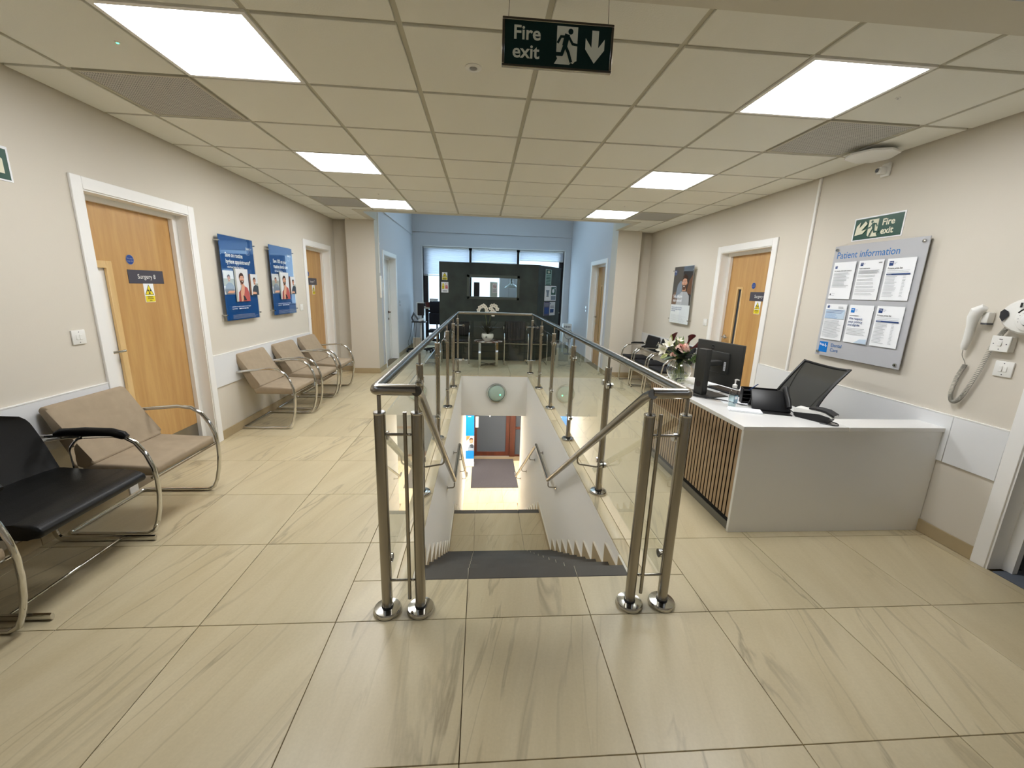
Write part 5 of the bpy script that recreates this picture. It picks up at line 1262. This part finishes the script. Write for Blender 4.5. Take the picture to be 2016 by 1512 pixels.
def cr(P, u):
    n = len(P)-1; i = min(int(u*n), n-1); t_ = u*n-i; p0, p1, p2, p3 = P[max(i-1,0)], P[i], P[i+1], P[min(i+2,n)]
    return .5*((2*p1) + (-p0+p2)*t_ + (2*p0-5*p1+4*p2-p3)*t_*t_ + (-p0+3*p1-3*p2+p3)*t_**3)
turns, steps = 110, 8; pts = []
for q in range(turns*steps+1):
    u = q/(turns*steps); c_ = cr(ctrl, u); d = (cr(ctrl, min(1,u+.004)) - cr(ctrl, max(0,u-.004))).normalized(); nn = Vector((0,1,0)); b = d.cross(nn).normalized(); a = 2*PI*q/steps
    pts.append(c_ + (nn*math.cos(a) + b*math.sin(a))*.0105)
mb.tube(pts, .0019, 5, 'cord_grey'); mb.tube(fillet([(-.03,-.035,-.125), (-.034,-.03,-.16), (-.018,-.02,-.195), (-.010,-.020,-.215)], .02), .002, 6, 'cord_grey'); part('coiled_cord', mb, parent=t)
# cable trunking
t = tag(part('cable_trunking', (lambda b: (b.box(XR-.016, XR, 1.728, 1.753, .822, ZC-.001, 'white_paint', bev=.002), b)[1])(MB())), 'thin white cable trunking running down the right wall beside the notice board', 'trunking')
t = tag(part('cable_trunking', (lambda b: (b.box(-1.42, -1.406, 5.50, 5.522, 1.72, ZV-.01, 'white_paint', bev=.002), b.cyl((-1.41, 5.511, 2.2), (-1.40, 5.511, 2.2), .02, 10, 'white_paint'), b)[-1])(MB())), 'thin white cable trunking down the bluish left wall beside the pier', 'trunking')
t = thing('intercom', 'slim white wall intercom on the pier side beside the left bluish door', 'intercom', (-1.42, 5.53, 1.30), LROT)
mb = MB(); mb.box(-.03, .03, -.03, 0, 0, .37, 'white_plastic', bev=.006, seg=2); part('body', mb, parent=t)
mb = MB(); mb.tube(fillet([(.03,-.015,.30), (.08,-.02,.31), (.08,-.02,.12), (.09,-.02,.13), (.09,-.02,.33)], .01), .006, 6, 'white_plastic'); part('hook', mb, parent=t)
for x, y, rz, lb in ((-1.42, 7.22, LROT, 'small chrome wall switch on the left bluish wall beyond its door'), (2.66, 7.12, RROT, 'small chrome wall switch on the right bluish wall beyond its door')):
    t = thing('key_switch', lb, 'switch', (x, y, 1.15), rz)
    mb = MB(); mb.lathe([(.03,0), (.03,-.012), (0,-.014)], (0,0,.03), 16, 'steel_polish', axis='Y'); part('upper_button', mb, parent=t); mb = MB(); mb.lathe([(.022,0), (.022,-.01), (0,-.012)], (0,0,-.045), 16, 'steel_polish', axis='Y'); part('lower_button', mb, parent=t)

# ================================================================== TABLE WITH ORCHID
t = thing('side_table', 'small round marble-topped table with flat chrome legs before the dark partition', 'table', (.495, 6.25, 0))
mb = MB(); mb.lathe([(0,.482), (.275,.482), (.283,.488), (.283,.496), (.277,.50), (0,.50)], n=40, m='marble_vein'); part('table_top', mb, parent=t)
for q in range(4):
    a = PI/4 + q*PI/2; c, s = math.cos(a), math.sin(a); X = Matrix.Rotation(a, 4, 'Z'); mb = MB(); mb.box(.235, .243, -.032, .032, 0, .48, 'chrome', bev=.001, xf=X); mb.box(.06, .24, -.032, .032, .474, .481, 'chrome', xf=X); part('leg', mb, parent=t)
mb = MB()
for a in (PI/4, 3*PI/4): mb.box(-.235, .235, -.014, .014, .02 + .006*(a > 1), .025 + .006*(a > 1), 'black_plastic', xf=Matrix.Rotation(a, 4, 'Z'))
part('cross_brace', mb, parent=t)
t = thing('orchid', 'white orchid in a white bowl pot on the small round table', 'potted plant', (.475, 6.22, .50))
mb = MB(); mb.lathe([(0,0), (.06,0), (.095,.03), (.118,.075), (.12,.115), (.112,.145), (.108,.145), (.114,.11), (.10,.07), (.0,.05)], n=32, m='porcelain'); mb.lathe([(0,.12), (.112,.12)], n=24, m='leaf_dark'); part('pot', mb, parent=t)
mb = MB(); rf2 = random.Random(3)
for k in range(18):
    a = 2*PI*k/18 + rf2.uniform(-.2,.2); d = Vector((math.cos(a), math.sin(a), rf2.uniform(.8,3.0))); petal(mb, (0,0,.13), d, (0,0,-1), rf2.uniform(.18,.36), .045, 'leaf_dark', curl=rf2.uniform(.05,.25))
petal(mb, (0,-.02,.14), (-.25,-1,-.2), (0,0,-1), .15, .05, 'leaf_dark', curl=.3); part('leaf', mb, parent=t)
for (pts, fl) in (([(.0,0,.13), (-.03,0,.4), (-.06,0,.6), (-.12,-.03,.69), (-.19,-.05,.64)], [(-.06,.67), (-.09,.69), (-.13,.67), (-.16,.65), (-.185,.60), (-.03,.63), (-.02,.585)]), ([(.02,0,.13), (.04,0,.4), (.05,0,.6), (.10,-.03,.70), (.19,-.05,.62)], [(.05,.64), (.07,.69), (.11,.70), (.15,.68), (.18,.63), (.06,.56), (.09,.60), (.13,.56), (.10,.52)])):
    mb = MB(); mb.tube(fillet(pts, .06), .004, 6, 'stem'); sm = part('flower_stem', mb, parent=t)
    for (x, z) in fl:
        mb = MB(); c = Vector((x, -.05+rf2.uniform(-.02,.02), z))
        for k in range(5): a = PI/2 + k*2*PI/5 + rf2.uniform(-.2,.2); petal(mb, c, (math.cos(a), -.25, math.sin(a)), (0,-1,0), .043, .045, 'petal_white', curl=.05, n=4)
        mb.sphere(c + Vector((0,-.008,0)), .007, 'spot_red', 8); part('flower', mb, parent=sm)

# ================================================================== DARK PARTITION
pt = thing('partition', 'dark green-grey free-standing partition wall with an inset window', 'partition', (0, 6.88, 0))
PH = 2.03; mb = MB()
for b in ((-.535,.035,0,PH), (1.14,1.53,0,PH), (.035,1.14,0,1.29), (.035,1.14,1.79,PH)): mb.box(b[0], b[1], 0, .10, b[2], b[3], 'partition')
part('wall_panel', mb, parent=pt)
mb = MB()
for b in ((.035,.09,1.29,1.79), (1.085,1.14,1.29,1.79), (.035,1.14,1.29,1.345), (.035,1.14,1.735,1.79)): mb.box(b[0], b[1], -.012, .11, b[2], b[3], 'partition_frame', bev=.003)
wf = part('window_frame', mb, parent=pt)
mb = MB(); mb.box(.09, 1.085, .045, .051, 1.345, 1.735, 'thin_glass'); part('pane', mb, parent=wf)
A_ = math.atan2(.92, .647); X = Matrix.Translation((1.53, 0, 0)) @ Matrix.Rotation(A_, 4, 'Z')
mb = MB(); mb.box(0, 1.125, 0, .10, 0, PH, 'partition', xf=X); part('angled_panel', mb, parent=pt)
def psign(name, x, z, w, h, draw, lb, ang=False):
    t = thing(name, lb, 'sign', (x, 6.88, z), 0) if not ang else thing(name, lb, 'sign', tuple(Vector((1.53, 6.88, z)) + Vector((math.cos(A_), math.sin(A_), 0))*x), A_)
    f = Flat(-.0035); f.box(0, w, -.0035, -.0005, 0, h, 'paper'); draw(f, w, h); part('sign_face', f, parent=t)
def d1(f, w, h): f.rect(.004, w-.004, .004, h*.36, 'yellow'); f.poly([(.006,h*.42), (w-.006,h*.42), (w/2,h*.97)], 'ink'); f.poly([(.014,h*.45), (w-.014,h*.45), (w/2,h*.88)], 'yellow'); f.disc(w/2, h*.58, .009, 'ink', 12); f.lines(.015, w-.015, h*.08, h*.3, 3, 'ink', .008, .1)
psign('warning_sign', -.475, 1.66, .108, .155, d1, 'small yellow warning sign at the upper left of the dark partition')
def d2(f, w, h):
    f.poly([(.012,h*.72), (.066,h*.72), (.039,h*.93)], 'yellow'); f.disc(w*.73, h*.82, .022, 'red', 16); f.disc(w*.73, h*.82, .016, 'paper', 16); f.rect(.014, .064, h*.34, h*.68, 'yellow'); f.rect(.082, .132, h*.34, h*.68, 'red'); f.lines(.02, .058, h*.4, h*.62, 3, 'ink', .005); f.lines(.088, .126, h*.4, h*.62, 3, 'paper', .005); f.lines(.03, .12, h*.12, h*.22, 2, 'ink', .007)
psign('safety_sign', -.492, 1.408, .145, .212, d2, 'white safety sign with yellow and red blocks below the yellow sign on the partition')
def d3(f, w, h): f.rect(.0, w, 0, h, 'pale_green'); f.rect(.03, w-.03, h*.70, h*.96, 'green_sign'); f.rect(w*.42, w*.58, h*.74, h*.92, 'glow_white'); f.rect(w*.28, w*.72, h*.80, h*.86, 'glow_white'); f.lines(.03, w-.03, h*.06, h*.62, 7, 'green_sign', .016, .1)
psign('first_aid_sign', .335, 1.632, .29, .335, d3, 'tall green first aid sign at the top of the angled dark panel', True)
def d4(f, w, h): f.poly([(w*.2,h*.72), (w*.8,h*.72), (w*.68,h*.5), (w*.68,h*.32), (w*.32,h*.32), (w*.32,h*.5)][::-1], 'shirt_grey'); f.rect(w*.3, w*.7, h*.26, h*.3, 'ink')
psign('notice_sheet', .325, 1.29, .29, .325, d4, 'white notice sheet with grey emblem under the green sign on the angled panel', True)
def d5(f, w, h): f.rect(.02, w-.02, h*.40, h*.93, 'green_sign'); f.disc(w*.45, h*.66, .06, 'paper', 18, .05); f.rect(w*.7, w*.82, h*.78, h*.86, 'paper'); f.rect(.02, w-.02, .02, h*.34, 'shirt_grey')
psign('defibrillator_sign', .625, 1.29, .28, .33, d5, 'white and green heart sign beside the grey emblem notice on the angled panel', True)
def d6(f, w, h): f.rect(0, w, 0, h, 'purple'); f.lines(.03, w-.04, h*.72, h*.9, 3, 'ink_grey', .01); f.rect(w*.1, w*.9, .04, h*.6, 'blue_disc')
psign('notice_sheet', .32, .965, .28, .30, d6, 'purple notice sheet lowest on the left of the angled panel', True)
def d7(f, w, h): f.rect(0, w, 0, h, 'photo_light'); f.disc(.03, h*.88, .018, 'brand_dark', 10); f.lines(.03, w-.04, h*.6, h*.7, 2, 'ink', .012); f.rect(.02, w*.75, h*.2, h*.48, 'brand_dark')
psign('notice_sheet', .61, .965, .28, .30, d7, 'white and blue notice sheet lowest on the right of the angled panel', True)

# ================================================================== BEHIND THE PARTITION AND LEFT CORNER
t = thing('task_chair', 'navy office chair by the far left window desk', 'chair', (-.68, 7.95, 0), PI)
mb = MB(); cushion(mb, -.17, .17, [(.14,.93), (.19,.93), (.21,1.19), (.17,1.19)], 'navy_fabric', .03); part('upper_back', mb, parent=t)
mb = MB(); cushion(mb, -.19, .19, [(.12,.66), (.17,.66), (.19,.93), (.14,.93)], 'navy_fabric', .04); part('lower_back', mb, parent=t)
mb = MB(); cushion(mb, -.23, .23, [(-.30,.46), (-.30,.52), (.14,.52), (.14,.46)], 'navy_fabric', .025); part('seat', mb, parent=t)
mb = MB(); mb.tube([(0,0,.44), (0,.2,.45), (0,.21,.70)], .018, 8, 'black_plastic'); mb.cyl((0,0,.08), (0,0,.46), .025, 12, 'black_plastic'); part('column', mb, parent=t)
for q in range(5):
    a = q*2*PI/5; mb = MB(); mb.tube([(0,0,.10), (.27*math.cos(a), .27*math.sin(a), .07)], .018, 8, 'black_plastic'); mb.cyl((.27*math.cos(a)-.02, .27*math.sin(a), .03), (.27*math.cos(a)+.02, .27*math.sin(a), .03), .03, 12, 'black_plastic'); part('leg', mb, parent=t)
t = thing('window_desk', 'pale desk standing along the far window', 'desk', (0,0,0))
mb = MB(); mb.box(-1.15, .1, 8.35, 8.95, 1.02-.03, 1.02, 'laminate', bev=.002); part('worktop', mb, parent=t)
for x in (-1.13, .06):
    mb = MB(); mb.box(x, x+.03, 8.37, 8.93, 0, .989, 'white_paint'); part('side_panel', mb, parent=t)
t = thing('printer', 'black printer on the far window desk, cut off by the dark partition', 'printer', (-.62, 8.6, 1.02))
mb = MB(); mb.box(-.24, .24, -.17, .17, 0, .15, 'black_plastic', bev=.01, seg=2); part('body', mb, parent=t); mb = MB(); mb.box(-.18, .18, -.19, -.165, .03, .06, 'frame_dark'); part('tray', mb, parent=t)
t = thing('storage_box', 'white box on the far window desk behind the printer', 'box', (-.86, 8.78, 1.02)); mb = MB(); mb.box(-.10, .10, -.08, .08, 0, .19, 'white_plastic', bev=.004); part('body', mb, parent=t); mb = MB(); mb.box(-.105, .105, -.085, .085, .19, .205, 'white_plastic', bev=.003); part('lid', mb, parent=t)
t = thing('plant_pot', 'small dark red pot at the left end of the far window desk', 'pot', (-.99, 8.55, 1.02)); mb = MB(); mb.lathe([(0,0), (.05,0), (.065,.12), (.06,.12), (.05,.01)], n=18, m='cup_brown'); part('body', mb, parent=t)
# scanner cart
t = thing('equipment_cart', 'wheeled scanner cart with screen and cables in the far left corner', 'cart', (-1.10, 7.85, 0))
mb = MB()
for a in (.3, 2.84, 3.6, 5.8): mb.tube([(0,0,.08), (.30*math.cos(a), .26*math.sin(a), .06)], .016, 8, 'black_plastic')
bs = part('base', mb, parent=t)
for a in (.3, 2.84, 3.6, 5.8):
    mb = MB(); x, y = .30*math.cos(a), .26*math.sin(a); mb.cyl((x-.02,y,.032), (x+.02,y,.032), .032, 12, 'black_plastic'); part('caster', mb, parent=bs)
mb = MB(); mb.box(.06, .10, -.02, .02, .08, 1.0, 'black_plastic'); mb.box(.02, .055, -.02, .02, .08, .95, 'white_plastic'); part('column', mb, parent=t)
mb = MB(); mb.box(-.16, .16, -.14, .12, .70, .72, 'black_plastic', bev=.004); part('tray', mb, parent=t)
mb = MB(); mb.box(-.03, .12, -.06, -.02, .86, 1.14, 'frame_dark', bev=.004); mb.box(-.05, -.03, -.07, .02, .84, 1.15, 'white_plastic', bev=.003); mb.box(-.05, .12, -.06, .0, 1.14, 1.16, 'white_plastic'); part('screen', mb, parent=t)
mb = MB(); mb.tube([(-.14,0,.72), (-.17,0,.80), (-.12,-.04,.90), (-.02,-.05,.76)], .02, 8, 'grey_plastic'); mb.tube([(.0,-.1,.74), (.08,-.1,.76), (.1,-.05,.78)], .03, 8, 'white_plastic'); part('handpiece', mb, parent=t)
mb = MB(); mb.box(-.14, .04, -.10, .06, .10, .34, 'laminate', bev=.003); part('box', mb, parent=t)
mb = MB()
for q in range(3): mb.tube(fillet([(-.15+.05*q,-.1,.70), (-.19+.06*q,-.12,.40), (-.26+.08*q,-.12,.22), (-.2+.06*q,-.1,.09)], .08), .004, 6, 'black_plastic')
part('cable', mb, parent=t)
# window pull handle, heater, extractor, notice board behind
t = thing('pull_handle', 'tall white pull handle at the far right of the window wall', 'handle', (2.40, YB+.055, .45)); mb = MB(); mb.cyl((0,-.06,0), (0,-.06,.66), .017, 12, 'white_plastic'); part('bar', mb, parent=t); mb = MB(); mb.cyl((0,-.06,.52), (.04,.02,.48), .010, 8, 'white_plastic'); mb.cyl((0,-.06,.12), (.04,.02,.12), .010, 8, 'white_plastic'); part('bracket', mb, parent=t)
t = thing('heater', 'white electric heater standing by the right bluish wall', 'heater', (2.50, 8.3, .0)); mb = MB(); mb.box(-.11, .11, -.05, .05, .25, .72, 'white_plastic', bev=.012, seg=2); bd = part('body', mb, parent=t)
mb = Flat(-.0505); 
for q in range(6): mb.rect(-.085+q*.028, -.07+q*.028, .62, .67, 'grey_plastic')
part('grille', mb, parent=bd); mb = MB()
for x in (-.08, .08): mb.box(x-.012, x+.012, -.08, .08, 0, .25, 'white_plastic')
part('feet', mb, parent=t)
t = thing('desk_fan', 'small grey round fan beside the white heater', 'fan', (2.48, 7.95, 0)); mb = MB()
mb.lathe([(.10, -.03), (.115, 0), (.10, .03)], (0,0,.48), 28, 'mid_grey', axis='Y')
for q in range(10): a = q*PI/10; mb.cyl((.1*math.cos(a), -.03, .48+.1*math.sin(a)), (-.1*math.cos(a), -.03, .48-.1*math.sin(a)), .002, 5, 'mid_grey')
part('cage', mb, parent=t); mb = MB(); mb.cyl((0,0,.02), (0,0,.38), .012, 10, 'mid_grey'); mb.lathe([(0,.0), (.10,0), (.10,.015), (.02,.03), (0,.03)], n=24, m='mid_grey'); part('stand', mb, parent=t)
t = thing('warning_notice', 'beige panel with a no smoking notice, seen through the partition window', 'notice', (.56, 9.194, 1.29)); f = Flat(-.01); f.box(0, .20, -.01, 0, -.05, .40, 'laminate'); f.rect(.065, .19, .12, .37, 'petal_pink2'); f.disc(.125, .29, .042, 'red', 22); f.disc(.125, .29, .033, 'petal_pink2', 22); f.rect(.10, .15, .286, .294, 'ink'); f.poly([(.098,.312), (.104,.318), (.152,.268), (.146,.262)][::-1], 'red'); f.lines(.075, .18, .15, .22, 4, 'brown_metal', .006); part('sign_face', f, parent=t)
t = thing('extractor_hood', 'hanging steel extractor hood seen through the partition window', 'extractor hood', (1.07, 8.38, 1.55)); mb = MB(); mb.lathe([(.17,0), (.165,.02), (.10,.07), (.04,.10), (.035,.16)], n=28, m='ring_metal'); part('hood', mb, parent=t); mb = MB(); mb.tube(fillet([(0,0,.16), (0,0,.41), (.21,.775,.41)], .08), .032, 14, 'ring_metal'); part('duct', mb, parent=t)
t = thing('dark_cabinet', 'black upright cabinet seen at the left inside the partition window', 'cabinet', (.17, 8.55, 0)); mb = MB(); mb.box(-.02, .12, -.15, .15, .0, 1.66, 'frame_dark', bev=.003); part('body', mb, parent=t); mb = MB(); mb.box(-.018, .118, -.156, -.15, .02, 1.64, 'frame_dark'); part('door', mb, parent=t)
t = thing('cupboard', 'pale grey tall cupboard seen through the right half of the partition window', 'cupboard', (1.02, 8.75, 0)); mb = MB(); mb.box(-.22, .24, 0, .33, 0, 1.86, 'photo_mid', bev=.004); part('body', mb, parent=t)
for s_ in (-1, 1):
    mb = MB(); mb.box(.01 + s_*.115 - .112, .01 + s_*.115 + .112, -.018, -.0005, .08, 1.84, 'photo_light', bev=.002); d_ = part('door', mb, parent=t); mb = MB(); mb.cyl((.01+s_*.02, -.028, 1.0), (.01+s_*.02, -.028, 1.12), .005, 8, 'steel_polish'); part('handle', mb, parent=d_)
